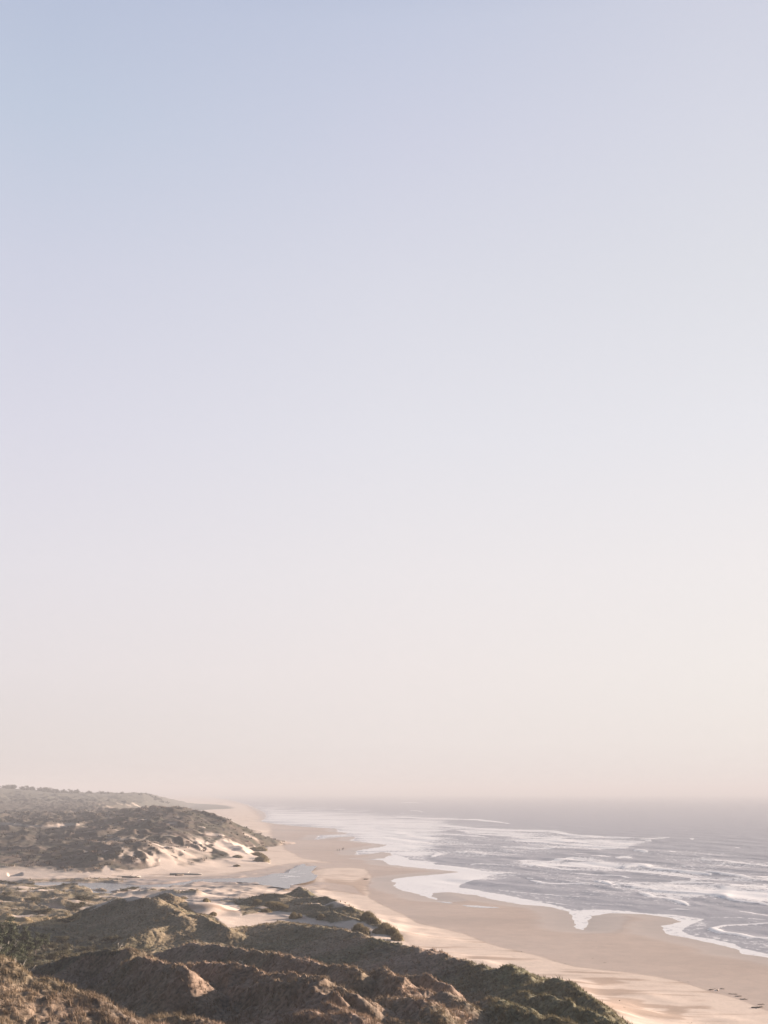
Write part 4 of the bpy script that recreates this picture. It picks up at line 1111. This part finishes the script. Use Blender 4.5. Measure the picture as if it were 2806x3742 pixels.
# bright toward the sea and the sun at the right, bluer inland at the left
def ramp(stops):
    r = N.new('ShaderNodeValToRGB'); r.color_ramp.interpolation = 'B_SPLINE' if False else 'LINEAR'
    e = r.color_ramp.elements
    while len(e) > 1: e.remove(e[-1])
    e[0].position = stops[0][0] / 90; e[0].color = srgb(stops[0][1])
    for p, c in stops[1:]:
        k = e.new(p / 90); k.color = srgb(c)
    L(nt, fe, r.inputs[0]); return r.outputs[0]
EXTRA = [(48, (150,168,198)), (58, (96,120,160)), (90, (56,82,122))]
left = ramp([(0,(222,214,212)),(2.5,(229,221,220)),(6,(234,227,229)),(11,(232,228,234)),(18,(223,222,234)),(26,(211,214,230)),(33,(196,206,225)),(38.5,(187,197,220))] + EXTRA)
mid = ramp([(0,(232,224,221)),(2.5,(239,231,229)),(6,(242,234,233)),(11,(240,235,237)),(18,(232,231,238)),(26,(222,223,234)),(33,(210,213,230)),(38.5,(199,206,226))] + EXTRA)
right = ramp([(0,(235,228,224)),(2.5,(242,235,231)),(6,(245,239,236)),(11,(244,239,239)),(18,(236,235,240)),(26,(226,227,234)),(33,(218,220,232)),(38.5,(210,213,228))] + EXTRA)
def mixc(f, a, b):
    n = N.new('ShaderNodeMix'); n.data_type = 'RGBA'; L(nt, f, n.inputs[0]); L(nt, a, n.inputs[6]); L(nt, b, n.inputs[7]); return n.outputs[2]
def mrange(x, a, b, c=0., d=1., cl=True):
    n = N.new('ShaderNodeMapRange'); n.clamp = cl
    L(nt, x, n.inputs['Value']); n.inputs['From Min'].default_value = a; n.inputs['From Max'].default_value = b
    n.inputs['To Min'].default_value = c; n.inputs['To Max'].default_value = d; return n.outputs['Result']
g1 = mixc(mrange(azim, -19, 1), left, mid); g2 = mixc(mrange(azim, 1, 20), g1, right)
# the sky turned away from the sun is dimmer and bluer
back = mrange(M('ABSOLUTE', M('SUBTRACT', azim, 20.0)), 48, 115)
dim = N.new('ShaderNodeRGB'); dim.outputs[0].default_value = (.03, .075, .125, 1)
g3 = mixc(back, g2, dim.outputs[0])
ns = N.new('ShaderNodeVectorMath'); ns.operation = 'SCALE'; L(nt, sky.outputs[0], ns.inputs[0]); ns.inputs['Scale'].default_value = .10
fin = N.new('ShaderNodeMix'); fin.data_type = 'RGBA'; fin.inputs[0].default_value = .95; L(nt, ns.outputs[0], fin.inputs[6]); L(nt, g3, fin.inputs[7])
L(nt, fin.outputs[2], bg.inputs['Color']); bg.inputs['Strength'].default_value = 1 / 2 ** 1.6

# ------------------------------------------------------------------ camera and output
cam = bpy.data.cameras.new('camera'); cam.sensor_fit = 'VERTICAL'; cam.sensor_height = 24; cam.lens = FPX / 3742 * 24
cam.clip_start = .5; cam.clip_end = 90000
cobj = bpy.data.objects.new('camera', cam); col.objects.link(cobj)
cobj.location = (0, 0, H); cobj.rotation_euler = (math.pi / 2 + PITCH, 0, 0)
sc.camera = cobj
sc.view_settings.view_transform = 'Standard'; sc.view_settings.look = 'None'; sc.view_settings.exposure = 1.6; sc.view_settings.gamma = 1
sc.cycles.max_bounces = 4; sc.cycles.diffuse_bounces = 1; sc.cycles.glossy_bounces = 2; sc.cycles.volume_bounces = 0; sc.cycles.transmission_bounces = 2
sc.cycles.use_denoising = True
sc.cycles.sample_clamp_indirect = 4
